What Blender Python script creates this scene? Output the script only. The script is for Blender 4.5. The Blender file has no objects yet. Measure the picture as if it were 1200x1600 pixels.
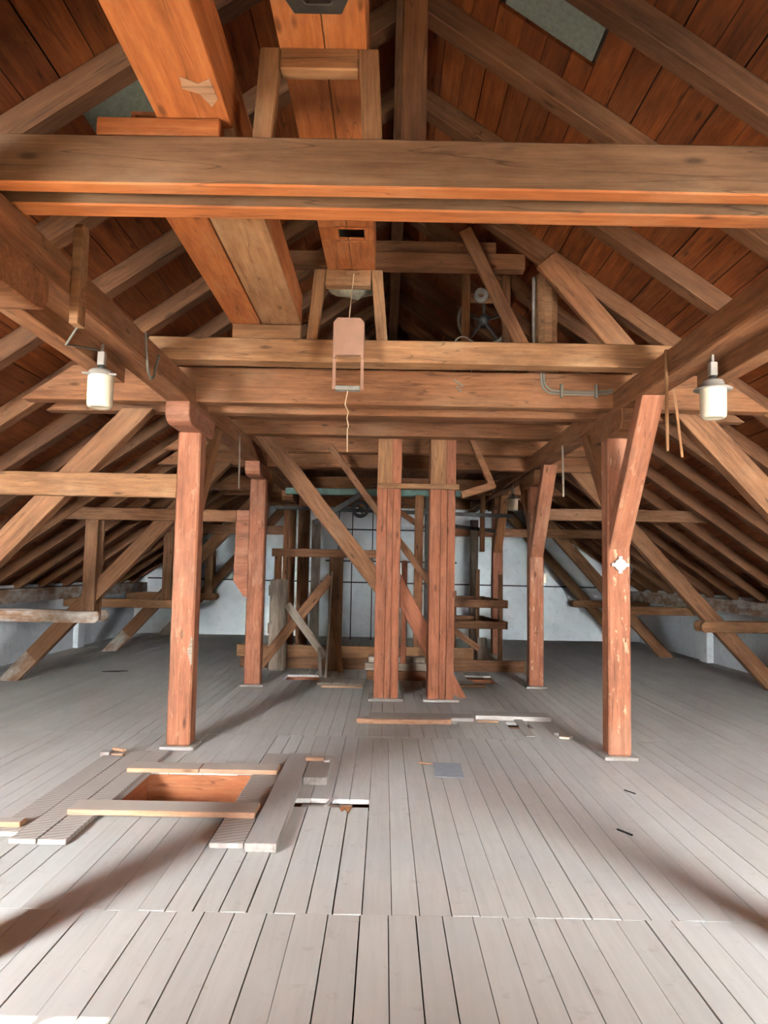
import bpy, bmesh, math, random
from mathutils import Vector, Matrix, Euler
random.seed(7)
D = bpy.data
SC = bpy.context.scene
COL = SC.collection

# ------------------------------------------------------------------ camera
cam = D.cameras.new('camera'); cam_o = D.objects.new('camera', cam); COL.objects.link(cam_o)
cam.sensor_fit = 'VERTICAL'; cam.sensor_height = 36.0; cam.lens = 36.0 * 1150 / 1600
cam.clip_start = 0.02; cam.clip_end = 100
Rm = (Matrix.Rotation(0.0018, 4, 'Z') @ Matrix.Rotation(math.pi / 2 + 0.0778, 4, 'X') @ Matrix.Rotation(0.0184, 4, 'Z'))
cam_o.matrix_world = Matrix.Translation((0, 0, 1.55)) @ Rm
SC.camera = cam_o

# ------------------------------------------------------------------ light
SC.view_settings.view_transform = 'Standard'; SC.view_settings.look = 'None'
SC.view_settings.gamma = 1.0; SC.view_settings.use_curve_mapping = False
SC.view_settings.exposure = 0.2
SC.cycles.use_denoising = True
SC.cycles.max_bounces = 10; SC.cycles.diffuse_bounces = 5
W = D.worlds.new('sky'); SC.world = W; W.use_nodes = True
wn = W.node_tree.nodes; bg = wn['Background']
bg.inputs[0].default_value = (0.62, 0.75, 0.95, 1); bg.inputs[1].default_value = 0.6
sun = D.lights.new('sun', 'SUN'); sun.energy = 900; sun.angle = 0.009; sun.color = (1.0, 0.83, 0.62)
so = D.objects.new('sun', sun); COL.objects.link(so)
so.rotation_euler = Vector((1.80, 2.98, -2.0)).to_track_quat('-Z', 'Y').to_euler()
FRONT = -0.6          # gable wall behind the camera
WIN = [(-3.50, -2.88, 0.95, 2.36), (2.85, 3.95, 0.95, 2.0)]   # its two windows x0,x1,z0,z1
def area(name, loc, direction, sx, sy, energy, color):
    l = D.lights.new(name, 'AREA'); l.shape = 'RECTANGLE'; l.size = sx; l.size_y = sy
    l.energy = energy; l.color = color; l.spread = math.radians(105)
    o = D.objects.new(name, l); COL.objects.link(o); o.location = loc
    o.rotation_euler = Vector(direction).to_track_quat('-Z', 'Z').to_euler(); return o
for i, (a, b, c, d) in enumerate(WIN):
    area('window_daylight', ((a + b) / 2, FRONT + 0.03, (c + d) / 2), (0, 1, -0.10), b - a, d - c, [400, 385][i], (0.93, 0.97, 1.0))

# ------------------------------------------------------------------ materials
def mat(name):
    m = D.materials.new(name); m.use_nodes = True
    nt = m.node_tree; nt.nodes.clear()
    out = nt.nodes.new('ShaderNodeOutputMaterial'); b = nt.nodes.new('ShaderNodeBsdfPrincipled')
    nt.links.new(b.outputs[0], out.inputs[0]); return m, nt, b
def N(nt, t, **k):
    n = nt.nodes.new(t)
    for a, v in k.items():
        if hasattr(n, a): setattr(n, a, v)
        else: n.inputs[a.replace('_', ' ')].default_value = v
    return n
def ramp(nt, fac, stops):
    r = nt.nodes.new('ShaderNodeValToRGB'); e = r.color_ramp.elements
    while len(e) < len(stops): e.new(0.5)
    for x, (p, c) in zip(e, stops): x.position = p; x.color = (*c, 1) if len(c) == 3 else c
    nt.links.new(fac, r.inputs[0]); return r.outputs[0]
def mixc(nt, fac, a, b, mode='MIX'):
    m = nt.nodes.new('ShaderNodeMix'); m.data_type = 'RGBA'; m.blend_type = mode
    for s, v in ((0, fac), (6, a), (7, b)):
        if hasattr(v, 'links'): nt.links.new(v, m.inputs[s])
        else: m.inputs[s].default_value = v if s == 0 else (*v, 1)
    return m.outputs[2]
def math_n(nt, op, a, b=0.0):
    m = nt.nodes.new('ShaderNodeMath'); m.operation = op
    for s, v in ((0, a), (1, b)):
        if hasattr(v, 'links'): nt.links.new(v, m.inputs[s])
        else: m.inputs[s].default_value = v
    return m.outputs[0]
def coords(nt, scale, jitter=True):
    tc = N(nt, 'ShaderNodeTexCoord'); oi = N(nt, 'ShaderNodeObjectInfo')
    mp = N(nt, 'ShaderNodeMapping'); nt.links.new(tc.outputs['Object'], mp.inputs[0])
    mp.inputs['Scale'].default_value = scale
    if jitter:
        k = math_n(nt, 'MULTIPLY', oi.outputs['Random'], 37.0)
        cb = N(nt, 'ShaderNodeCombineXYZ')
        for i in range(3): nt.links.new(k, cb.inputs[i])
        nt.links.new(cb.outputs[0], mp.inputs[1])
    return mp.outputs[0], oi
def noise(nt, vec, scale, detail=4, rough=0.6, dist=0.0):
    n = N(nt, 'ShaderNodeTexNoise'); n.inputs['Scale'].default_value = scale
    n.inputs['Detail'].default_value = detail; n.inputs['Roughness'].default_value = rough
    n.inputs['Distortion'].default_value = dist
    nt.links.new(vec, n.inputs['Vector']); return n.outputs[0]
def wood(name, dark, mid, light, dust=(0.36, 0.30, 0.24), patch=0.25, chips=0.0, topdust=0.6, var=0.25, rough=0.75, bump=0.25, whitewash=0.0, sat=1.06, val=0.88):
    m, nt, b = mat(name)
    v, oi = coords(nt, (0.9, 14, 14))
    g = noise(nt, v, 2.2, 6, 0.62, 0.6)
    v2, _ = coords(nt, (0.35, 60, 60)); fine = noise(nt, v2, 2.0, 3, 0.6)
    c = ramp(nt, g, [(0.28, dark), (0.5, mid), (0.72, light)])
    c = mixc(nt, math_n(nt, 'MULTIPLY', fine, 0.35), c, dark)
    v3, _ = coords(nt, (1.1, 2.2, 2.2)); big = noise(nt, v3, 1.6, 4, 0.6)
    pf = ramp(nt, big, [(0.48, (0, 0, 0)), (0.68, (1, 1, 1))])
    c = mixc(nt, math_n(nt, 'MULTIPLY', pf, patch), c, dust)
    # knots
    vk, _ = coords(nt, (2.2, 7, 7)); vo = N(nt, 'ShaderNodeTexVoronoi'); vo.inputs['Scale'].default_value = 0.9
    nt.links.new(vk, vo.inputs['Vector'])
    kf = ramp(nt, vo.outputs['Distance'], [(0.05, (1, 1, 1)), (0.12, (0, 0, 0))])
    c = mixc(nt, math_n(nt, 'MULTIPLY', kf, 0.75), c, tuple(x * 0.35 for x in dark))
    # long cracks
    vc, _ = coords(nt, (0.5, 9, 9)); cr = noise(nt, vc, 1.3, 2, 0.4, 0.3)
    cf = ramp(nt, math_n(nt, 'ABSOLUTE', math_n(nt, 'SUBTRACT', cr, 0.5)), [(0.002, (1, 1, 1)), (0.007, (0, 0, 0))])
    c = mixc(nt, math_n(nt, 'MULTIPLY', cf, 0.55), c, tuple(x * 0.25 for x in dark))
    if chips:
        v4, _ = coords(nt, (3, 9, 9)); ch = noise(nt, v4, 2.4, 5, 0.65)
        hf = ramp(nt, ch, [(0.60, (0, 0, 0)), (0.66, (1, 1, 1))])
        c = mixc(nt, math_n(nt, 'MULTIPLY', hf, chips), c, (0.62, 0.42, 0.26))
    if whitewash:
        v5, _ = coords(nt, (2.0, 4, 4)); ww = noise(nt, v5, 1.6, 5, 0.65)
        wf = ramp(nt, ww, [(0.42, (0, 0, 0)), (0.62, (1, 1, 1))])
        c = mixc(nt, math_n(nt, 'MULTIPLY', wf, whitewash), c, (0.62, 0.58, 0.52))
    vg, _ = coords(nt, (0.8, 3.5, 3.5)); gr = noise(nt, vg, 2.6, 7, 0.72)
    c = mixc(nt, 0.85, c, ramp(nt, gr, [(0.30, (0.50, 0.47, 0.45)), (0.5, (0.88, 0.87, 0.86)), (0.72, (1.18, 1.18, 1.18))]), 'MULTIPLY')
    # per piece tone
    tone = math_n(nt, 'ADD', val * (1.0 - var / 2), math_n(nt, 'MULTIPLY', oi.outputs['Random'], val * var))
    hs = N(nt, 'ShaderNodeHueSaturation'); hs.inputs['Saturation'].default_value = sat; hs.inputs['Hue'].default_value = 0.4975; nt.links.new(c, hs.inputs['Color']); nt.links.new(tone, hs.inputs['Value']); c = hs.outputs[0]
    if topdust:
        ge = N(nt, 'ShaderNodeNewGeometry'); sx = N(nt, 'ShaderNodeSeparateXYZ'); nt.links.new(ge.outputs['Normal'], sx.inputs[0])
        up = ramp(nt, sx.outputs[2], [(0.75, (0, 0, 0)), (0.95, (1, 1, 1))])
        c = mixc(nt, math_n(nt, 'MULTIPLY', up, topdust), c, dust)
    nt.links.new(c, b.inputs['Base Color']); b.inputs['Roughness'].default_value = rough
    b.inputs['Specular IOR Level'].default_value = 0.25
    bp = N(nt, 'ShaderNodeBump'); bp.inputs['Strength'].default_value = bump; bp.inputs['Distance'].default_value = 0.006
    hsum = math_n(nt, 'SUBTRACT', math_n(nt, 'ADD', g, math_n(nt, 'MULTIPLY', fine, 0.5)), math_n(nt, 'MULTIPLY', cf, 0.8))
    nt.links.new(hsum, bp.inputs['Height']); nt.links.new(bp.outputs[0], b.inputs['Normal'])
    return m
def plain(name, col, rough=0.6, metal=0.0, var=0.0, nscale=8, spec=0.4):
    m, nt, b = mat(name)
    v, oi = coords(nt, (1, 1, 1)); n = noise(nt, v, nscale, 5, 0.6)
    c = ramp(nt, n, [(0.3, tuple(x * (1 - var) for x in col)), (0.7, tuple(min(1, x * (1 + var)) for x in col))])
    nt.links.new(c, b.inputs['Base Color']); b.inputs['Roughness'].default_value = rough; b.inputs['Metallic'].default_value = metal
    b.inputs['Specular IOR Level'].default_value = spec
    return m
M = {}
M['timber'] = wood('timber', (0.14, 0.058, 0.026), (0.235, 0.105, 0.048), (0.32, 0.155, 0.074), dust=(0.31, 0.20, 0.115), patch=0.3)
M['post'] = wood('post_timber', (0.25, 0.095, 0.05), (0.37, 0.15, 0.08), (0.46, 0.21, 0.115), dust=(0.45, 0.27, 0.18), patch=0.35, chips=0.25, sat=1.03, val=0.80)
M['post_worn'] = wood('worn_post_timber', (0.25, 0.095, 0.05), (0.37, 0.15, 0.08), (0.46, 0.21, 0.115), dust=(0.5, 0.30, 0.2), patch=0.35, chips=0.75, sat=1.03, val=0.80)
M['leg'] = wood('leg_board', (0.26, 0.092, 0.045), (0.37, 0.14, 0.07), (0.45, 0.19, 0.10), dust=(0.45, 0.24, 0.15), patch=0.25, sat=1.03, val=0.78)
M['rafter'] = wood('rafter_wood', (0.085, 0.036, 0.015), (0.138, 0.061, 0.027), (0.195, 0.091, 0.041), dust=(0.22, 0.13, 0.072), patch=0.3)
M['roof'] = wood('roof_board_wood', (0.10, 0.028, 0.009), (0.17, 0.05, 0.016), (0.25, 0.08, 0.026), dust=(0.28, 0.12, 0.05), patch=0.25, topdust=0, var=0.5)
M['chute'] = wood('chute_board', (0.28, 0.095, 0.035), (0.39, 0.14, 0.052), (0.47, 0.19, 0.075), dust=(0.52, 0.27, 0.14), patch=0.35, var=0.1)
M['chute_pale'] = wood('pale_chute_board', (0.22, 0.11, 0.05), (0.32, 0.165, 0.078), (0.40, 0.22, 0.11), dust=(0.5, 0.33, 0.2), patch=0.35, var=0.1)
M['pale'] = wood('pale_timber', (0.19, 0.092, 0.042), (0.29, 0.148, 0.070), (0.38, 0.205, 0.10), dust=(0.38, 0.25, 0.145), patch=0.4)
M['tie'] = wood('dusty_tie_timber', (0.12, 0.062, 0.03), (0.18, 0.098, 0.05), (0.24, 0.14, 0.075), dust=(0.25, 0.17, 0.105), patch=0.45)
M['grey'] = wood('grey_timber', (0.20, 0.15, 0.11), (0.31, 0.25, 0.19), (0.42, 0.35, 0.28), dust=(0.45, 0.40, 0.34), patch=0.4)
M['strut'] = wood('strut_wood', (0.135, 0.064, 0.030), (0.22, 0.108, 0.053), (0.30, 0.16, 0.083), dust=(0.32, 0.21, 0.13), patch=0.3)
M['white_end'] = wood('whitewashed_wood', (0.24, 0.14, 0.08), (0.34, 0.21, 0.13), (0.45, 0.3, 0.2), dust=(0.5, 0.42, 0.34), patch=0.4, whitewash=0.85)
M['dusty'] = wood('dusty_board', (0.30, 0.262, 0.225), (0.36, 0.32, 0.28), (0.41, 0.37, 0.33), dust=(0.48, 0.455, 0.42), patch=0.5, topdust=0.7, bump=0.12, sat=0.9, val=1.0)
M['fresh'] = wood('fresh_sawn_wood', (0.42, 0.235, 0.14), (0.52, 0.31, 0.19), (0.60, 0.39, 0.25), dust=(0.50, 0.45, 0.39), patch=0.2, topdust=0.9)
M['well'] = wood('red_well_wood', (0.42, 0.15, 0.065), (0.55, 0.21, 0.10), (0.64, 0.29, 0.15), dust=(0.55, 0.33, 0.2), patch=0.3)
M['dark'] = plain('dark_void', (0.03, 0.022, 0.018), 0.95, var=0.3)
M['iron'] = plain('dark_iron', (0.05, 0.045, 0.04), 0.55, 0.6, 0.3)
M['zinc'] = plain('dull_metal', (0.22, 0.19, 0.155), 0.65, 0.2, 0.3)
M['cable'] = plain('grey_cable', (0.13, 0.12, 0.095), 0.6)
M['black'] = plain('black_cable', (0.015, 0.015, 0.017), 0.6)
M['cream'] = plain('cream_plastic', (0.60, 0.52, 0.40), 0.45)
M['cord'] = plain('pale_cord', (0.5, 0.36, 0.22), 0.9)
M['green'] = plain('green_paint', (0.10, 0.17, 0.14), 0.6, 0, 0.25)
M['sheet'] = plain('blue_grey_sheet', (0.38, 0.42, 0.46), 0.7, 0, 0.08, 20)
M['rag'] = plain('dusty_sacking', (0.17, 0.15, 0.10), 0.95, 0, 0.35, 14)
M['panel'] = plain('brown_fibreboard', (0.23, 0.115, 0.07), 0.8, 0, 0.1)
def corrugated():
    m, nt, b = mat('saw_marked_board')
    v, oi = coords(nt, (1, 1, 1)); wv = N(nt, 'ShaderNodeTexWave'); wv.bands_direction = 'DIAGONAL'
    mp = N(nt, 'ShaderNodeMapping'); nt.links.new(v, mp.inputs[0]); mp.inputs['Scale'].default_value = (1.0, 0.45, 0)
    wv.inputs['Scale'].default_value = 13; wv.inputs['Distortion'].default_value = 2.5; wv.inputs['Detail'].default_value = 1; wv.inputs['Detail Scale'].default_value = 0.6
    nt.links.new(mp.outputs[0], wv.inputs['Vector'])
    c = ramp(nt, wv.outputs[1], [(0.2, (0.33, 0.29, 0.25)), (0.8, (0.50, 0.455, 0.405))])
    n = noise(nt, v, 5, 4); c = mixc(nt, math_n(nt, 'MULTIPLY', n, 0.45), c, (0.52, 0.47, 0.42))
    nt.links.new(c, b.inputs['Base Color']); b.inputs['Roughness'].default_value = 0.9; b.inputs['Specular IOR Level'].default_value = 0.15
    bp = N(nt, 'ShaderNodeBump'); bp.inputs['Strength'].default_value = 0.4; bp.inputs['Distance'].default_value = 0.004
    nt.links.new(wv.outputs[1], bp.inputs['Height']); nt.links.new(bp.outputs[0], b.inputs['Normal']); return m
M['saw'] = corrugated()
def floor_mat():
    m, nt, b = mat('dusty_floor_board')
    tc = N(nt, 'ShaderNodeTexCoord'); ge = N(nt, 'ShaderNodeNewGeometry'); pos = ge.outputs['Position']
    v, oi = coords(nt, (10, 0.8, 1)); g = noise(nt, v, 3.0, 5, 0.6, 0.4)
    c = ramp(nt, g, [(0.25, (0.545, 0.53, 0.49)), (0.5, (0.595, 0.58, 0.54)), (0.75, (0.635, 0.62, 0.58))])
    big = noise(nt, pos, 0.55, 4, 0.55)
    c = mixc(nt, ramp(nt, big, [(0.42, (0, 0, 0)), (0.70, (0.55, 0.55, 0.55))]), c, (0.46, 0.43, 0.385))
    blue = noise(nt, pos, 0.9, 3, 0.5)
    c = mixc(nt, ramp(nt, blue, [(0.50, (0, 0, 0)), (0.72, (0.4, 0.4, 0.4))]), c, (0.53, 0.55, 0.545))
    sp = noise(nt, pos, 38, 2, 0.5)
    c = mixc(nt, ramp(nt, sp, [(0.74, (0, 0, 0)), (0.79, (0.6, 0.6, 0.6))]), c, (0.72, 0.69, 0.64))
    st = noise(nt, pos, 9, 4, 0.7)
    c = mixc(nt, ramp(nt, st, [(0.30, (0.35, 0.35, 0.35)), (0.40, (0, 0, 0))]), c, (0.36, 0.32, 0.28))
    tone = math_n(nt, 'ADD', 0.95, math_n(nt, 'MULTIPLY', oi.outputs['Random'], 0.10))
    hs = N(nt, 'ShaderNodeHueSaturation'); nt.links.new(c, hs.inputs['Color']); nt.links.new(tone, hs.inputs['Value'])
    nt.links.new(hs.outputs[0], b.inputs['Base Color']); b.inputs['Roughness'].default_value = 0.72; b.inputs['Specular IOR Level'].default_value = 0.25
    bp = N(nt, 'ShaderNodeBump'); bp.inputs['Strength'].default_value = 0.15; bp.inputs['Distance'].default_value = 0.004
    nt.links.new(g, bp.inputs['Height']); nt.links.new(bp.outputs[0], b.inputs['Normal']); return m
M['floor'] = floor_mat()
def plaster():
    m, nt, b = mat('whitewashed_plaster')
    ge = N(nt, 'ShaderNodeNewGeometry'); pos = ge.outputs['Position']
    n = noise(nt, pos, 1.3, 6, 0.65); c = ramp(nt, n, [(0.3, (0.66, 0.70, 0.72)), (0.55, (0.82, 0.86, 0.88)), (0.75, (0.88, 0.91, 0.92))])
    n2 = noise(nt, pos, 7, 5, 0.7); c = mixc(nt, ramp(nt, n2, [(0.56, (0, 0, 0)), (0.70, (0.5, 0.5, 0.5))]), c, (0.50, 0.52, 0.52))
    nt.links.new(c, b.inputs['Base Color']); b.inputs['Roughness'].default_value = 0.92; b.inputs['Specular IOR Level'].default_value = 0.1
    bp = N(nt, 'ShaderNodeBump'); bp.inputs['Strength'].default_value = 0.4; bp.inputs['Distance'].default_value = 0.02
    nt.links.new(n2, bp.inputs['Height']); nt.links.new(bp.outputs[0], b.inputs['Normal']); return m
M['plaster'] = plaster()
def opal():
    m, nt, b = mat('opal_glass'); b.inputs['Base Color'].default_value = (0.72, 0.62, 0.44, 1); b.inputs['Roughness'].default_value = 0.25
    b.inputs['Subsurface Weight'].default_value = 0.3; b.inputs['Subsurface Radius'].default_value = (0.05, 0.05, 0.05); return m
M['opal'] = opal()
def pane(name, col, transp):
    m, nt, b = mat(name); b.inputs['Base Color'].default_value = (*col, 1); b.inputs['Roughness'].default_value = 0.35
    t = N(nt, 'ShaderNodeBsdfTransparent'); mx = N(nt, 'ShaderNodeMixShader'); mx.inputs[0].default_value = transp
    out = [n for n in nt.nodes if n.type == 'OUTPUT_MATERIAL'][0]
    if name == 'dirty_pane':
        v, oi = coords(nt, (1, 1, 1)); n = noise(nt, v, 30, 5, 0.7)
        nt.links.new(ramp(nt, n, [(0.3, tuple(x * 0.75 for x in col)), (0.7, tuple(x * 1.25 for x in col))]), b.inputs['Base Color'])
    nt.links.new(b.outputs[0], mx.inputs[1]); nt.links.new(t.outputs[0], mx.inputs[2]); nt.links.new(mx.outputs[0], out.inputs[0]); return m
M['pane'] = pane('dirty_pane', (0.20, 0.25, 0.22), 0.0)
M['glass'] = pane('window_glass', (0.6, 0.65, 0.65), 0.88)

# ------------------------------------------------------------------ builders
def link(name, me, m, parent=None, loc=None, mw=None):
    o = D.objects.new(name, me); COL.objects.link(o)
    if m is not None and not me.materials: me.materials.append(M[m])
    if parent is not None: o.parent = parent
    if mw is not None: o.matrix_world = mw if parent is None else mw
    elif loc is not None: o.location = loc
    return o
def tag(o, label, cat, group=None):
    o['label'] = label; o['category'] = cat
    if group: o['group'] = group
    return o
def thing(name, label, cat, loc=(0, 0, 0), group=None):
    o = D.objects.new(name, None); COL.objects.link(o); o.location = loc; o.empty_display_size = 0.1
    return tag(o, label, cat, group)
def bm_to(name, bm, smooth=False):
    me = D.meshes.new(name); bm.to_mesh(me); bm.free()
    if smooth:
        for p in me.polygons: p.use_smooth = True
    return me
_cache = {}
def boxmesh(l, w, h, bev=0.006, m=None):
    key = (round(l, 3), round(w, 3), round(h, 3), bev, m)
    if key in _cache: return _cache[key]
    bm = bmesh.new(); bmesh.ops.create_cube(bm, size=1.0)
    for v in bm.verts: v.co = Vector((v.co.x * l, v.co.y * w, v.co.z * h))
    if bev: bmesh.ops.bevel(bm, geom=bm.edges[:], offset=min(bev, w * 0.2, h * 0.2, l * 0.2), segments=1, affect='EDGES')
    me = bm_to('box', bm); _cache[key] = me
    if m: me.materials.append(M[m])
    return me
def frame_of(a, b, up):
    a = Vector(a); b = Vector(b); x = (b - a).normalized(); u = Vector(up)
    if abs(x.dot(u)) > 0.999: u = Vector((0, 1, 0))
    y = u.cross(x).normalized(); z = x.cross(y)
    return a, b, x, y, z
def beam(name, a, b, w, h, m, parent=None, up=(0, 0, 1), n0=None, n1=None, bev=0.006, wob=0.0, under=None):
    """squared timber from a to b; w = across, h = along 'up'; n0/n1 = normals of slanting end cuts"""
    a, b, x, y, z = frame_of(a, b, up); L = (b - a).length
    mw = Matrix((x, y, z)).transposed().to_4x4(); mw.translation = (a + b) / 2
    bm = bmesh.new(); bmesh.ops.create_cube(bm, size=1.0)
    for v in bm.verts: v.co = Vector((v.co.x * L, v.co.y * w, v.co.z * h))
    R = mw.to_3x3().inverted()
    for s, n in ((-1, n0), (1, n1)):
        if n is None: continue
        nl = R @ Vector(n)
        for v in bm.verts:
            if v.co.x * s > 0: v.co.x = s * L / 2 - (nl.y * v.co.y + nl.z * v.co.z) / nl.x
    if wob:
        bmesh.ops.subdivide_edges(bm, edges=[e for e in bm.edges if abs((e.verts[0].co - e.verts[1].co).x) > L * 0.4], cuts=max(2, int(L / 0.7)))
        for v in bm.verts:
            v.co.y += random.uniform(-wob, wob); v.co.z += random.uniform(-wob, wob)
    if bev:
        es = [e for e in bm.edges if len(e.link_faces) == 2 and e.calc_face_angle(0) > 0.6]
        bmesh.ops.bevel(bm, geom=es, offset=min(bev, w * 0.2, h * 0.2), segments=1, affect='EDGES')
    o = D.objects.new(name, bm_to(name, bm)); COL.objects.link(o); o.data.materials.append(M[m])
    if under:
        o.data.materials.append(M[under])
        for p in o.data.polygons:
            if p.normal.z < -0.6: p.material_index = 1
    if parent is not None:
        o.parent = parent; o.matrix_parent_inverse = parent.matrix_basis.inverted()
    o.matrix_basis = mw
    return o
def block(name, lo, hi, m, parent=None, bev=0.005, rz=0.0):
    """axis aligned box given by its corners, longest side becomes local x"""
    lo = Vector(lo); hi = Vector(hi); c = (lo + hi) / 2; d = hi - lo
    ax = max(range(3), key=lambda i: d[i])
    a = c.copy(); b = c.copy(); a[ax] = lo[ax]; b[ax] = hi[ax]
    if ax == 2: o = beam(name, a, b, d[0], d[1], m, parent, up=(0, 1, 0), bev=bev)
    elif ax == 1: o = beam(name, a, b, d[0], d[2], m, parent, bev=bev)
    else: o = beam(name, a, b, d[1], d[2], m, parent, bev=bev)
    if rz: o.matrix_basis = Matrix.Translation(c) @ Matrix.Rotation(rz, 4, 'Z') @ Matrix.Translation(-c) @ o.matrix_basis
    return o
def prism(name, pts, axis, t0, t1, m, parent=None, bev=0.005):
    """polygon pts in the plane across 'axis' (0: y,z  1: x,z  2: x,y), extruded t0..t1"""
    bm = bmesh.new()
    def P(p, t):
        return {0: (t, p[0], p[1]), 1: (p[0], t, p[1]), 2: (p[0], p[1], t)}[axis]
    c = Vector(P((sum(p[0] for p in pts) / len(pts), sum(p[1] for p in pts) / len(pts)), (t0 + t1) / 2))
    v0 = [bm.verts.new(Vector(P(p, t0)) - c) for p in pts]; v1 = [bm.verts.new(Vector(P(p, t1)) - c) for p in pts]
    bm.faces.new(v0); bm.faces.new(v1[::-1]); n = len(pts)
    for i in range(n): bm.faces.new((v0[i], v1[i], v1[(i + 1) % n], v0[(i + 1) % n]))
    bmesh.ops.recalc_face_normals(bm, faces=bm.faces[:])
    if bev: bmesh.ops.bevel(bm, geom=bm.edges[:], offset=bev, segments=1, affect='EDGES')
    o = D.objects.new(name, bm_to(name, bm)); COL.objects.link(o); o.data.materials.append(M[m])
    if parent is not None: o.parent = parent; o.matrix_parent_inverse = parent.matrix_basis.inverted()
    o.matrix_basis = Matrix.Translation(c); return o
def tube(name, pts, r, m, parent=None, seg=8, closed=False):
    cu = D.curves.new(name, 'CURVE'); cu.dimensions = '3D'; cu.bevel_depth = r; cu.bevel_resolution = max(1, seg // 4); cu.use_fill_caps = True
    s = cu.splines.new('POLY'); o0 = Vector(pts[0]); s.points.add(len(pts) - 1)
    for p, q in zip(s.points, pts): p.co = (*(Vector(q) - o0), 1)
    s.use_cyclic_u = closed
    ob = D.objects.new(name, cu); COL.objects.link(ob)
    dg = bpy.context.evaluated_depsgraph_get(); dg.update()
    me = D.meshes.new_from_object(ob.evaluated_get(dg)); D.objects.remove(ob); D.curves.remove(cu)
    me.materials.clear(); me.materials.append(M[m])
    for p in me.polygons: p.use_smooth = True
    o = D.objects.new(name, me); COL.objects.link(o)
    if parent is not None: o.parent = parent; o.matrix_parent_inverse = parent.matrix_basis.inverted()
    o.matrix_basis = Matrix.Translation(o0); return o
def lathe(name, prof, center, m, parent=None, seg=28, axis='Z', smooth=True):
    bm = bmesh.new(); rings = []
    for r, z in prof:
        rings.append([bm.verts.new((r * math.cos(2 * math.pi * i / seg), r * math.sin(2 * math.pi * i / seg), z)) for i in range(seg)] if r > 1e-5 else [bm.verts.new((0, 0, z))])
    for p, q in zip(rings, rings[1:]):
        for i in range(seg):
            j = (i + 1) % seg
            f = [p[i % len(p)], p[j % len(p)], q[j % len(q)], q[i % len(q)]]
            u = []
            for v in f:
                if v not in u: u.append(v)
            if len(u) > 2: bm.faces.new(u)
    bmesh.ops.recalc_face_normals(bm, faces=bm.faces[:])
    o = D.objects.new(name, bm_to(name, bm, smooth)); COL.objects.link(o); o.data.materials.append(M[m])
    if parent is not None: o.parent = parent; o.matrix_parent_inverse = parent.matrix_basis.inverted()
    R = {'Z': Matrix.Identity(4), 'Y': Matrix.Rotation(math.pi / 2, 4, 'X'), 'X': Matrix.Rotation(math.pi / 2, 4, 'Y')}[axis]
    o.matrix_basis = Matrix.Translation(center) @ R; return o
def struct(o): o['kind'] = 'structure'; return o

# ------------------------------------------------------------------ the room shell
XC, HW, ZP, SL = 0.07, 5.65, 1.2, 0.70
BACK = 17.0; XL, XR = -5.72, 5.86
def zr(x): return ZP + SL * (HW - abs(x - XC))           # underside of the rafters
COS = 1 / math.sqrt(1 + SL * SL)
BOFF = 0.175                                              # boards lie this much above (vertical)
# knee walls and gables
wl = struct(block('wall_left', (XL - 0.3, FRONT, -0.3), (XL, BACK, 1.2), 'plaster', bev=0))
wr = struct(block('wall_right', (XR, FRONT, -0.3), (XR + 0.3, BACK, 1.2), 'plaster', bev=0))
for y in (6.4, 10.35, 13.85): block('pilaster', (XL, y - 0.14, 0.0), (XL + 0.10, y + 0.14, 0.951), 'plaster', wl, 0.01)
for y in (6.4, 10.65, 13.35): block('pilaster', (XR - 0.12, y - 0.16, 0.0), (XR, y + 0.16, 0.951), 'plaster', wr, 0.01)
gable = [(XL - 0.3, -0.3), (XR + 0.3, -0.3), (XR + 0.3, zr(XR + 0.3) + 0.3), (XC, zr(XC) + 0.3), (XL - 0.3, zr(XL - 0.3) + 0.3)]
wb = struct(prism('wall_back', gable, 1, BACK, BACK + 0.3, 'plaster', bev=0))
# front gable with two window openings: built of pieces around them
wf = struct(block('wall_front', (WIN[0][1], FRONT - 0.3, -0.3), (WIN[1][0], FRONT, 2.9), 'plaster', bev=0))
for nm, lo, hi in [('wall_pier', (XL - 0.3, FRONT - 0.3, -0.3), (WIN[0][0], FRONT, 1.9)), ('wall_pier', (WIN[1][1], FRONT - 0.3, -0.3), (XR + 0.3, FRONT, 1.9)),
                   ('window_breast', (WIN[0][0], FRONT - 0.3, -0.3), (WIN[0][1], FRONT, WIN[0][2])), ('window_breast', (WIN[1][0], FRONT - 0.3, -0.3), (WIN[1][1], FRONT, WIN[1][2]))]:
    block(nm, lo, hi, 'plaster', wf, 0)
top = [(XL - 0.3, 1.9), (WIN[0][0], 1.9), (WIN[0][0], WIN[0][3]), (WIN[0][1], WIN[0][3]), (WIN[0][1], 2.9), (WIN[1][0], 2.9), (WIN[1][0], WIN[1][3]), (WIN[1][1], WIN[1][3]), (WIN[1][1], 1.9), (XR + 0.3, 1.9), (XC, zr(XC) + 0.9)]
prism('gable_head', top, 1, FRONT - 0.3, FRONT, 'plaster', wf, 0)
for i, (a, b, c, d) in enumerate(WIN):
    w = struct(block('window_%d' % (i + 1), (a + 0.04, FRONT - 0.17, c + 0.04), (b - 0.04, FRONT - 0.165, d - 0.04), 'glass', bev=0))
    for lo, hi in [((a, c), (a + 0.05, d)), ((b - 0.05, c), (b, d)), ((a + 0.05, c), (b - 0.05, c + 0.05)), ((a + 0.05, d - 0.05), (b - 0.05, d)), (((a + b) / 2 - 0.02, c + 0.05), ((a + b) / 2 + 0.02, d - 0.05))]:
        block('window_frame', (lo[0], FRONT - 0.2, lo[1]), (hi[0], FRONT - 0.14, hi[1]), 'grey', w, 0.004)

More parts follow.
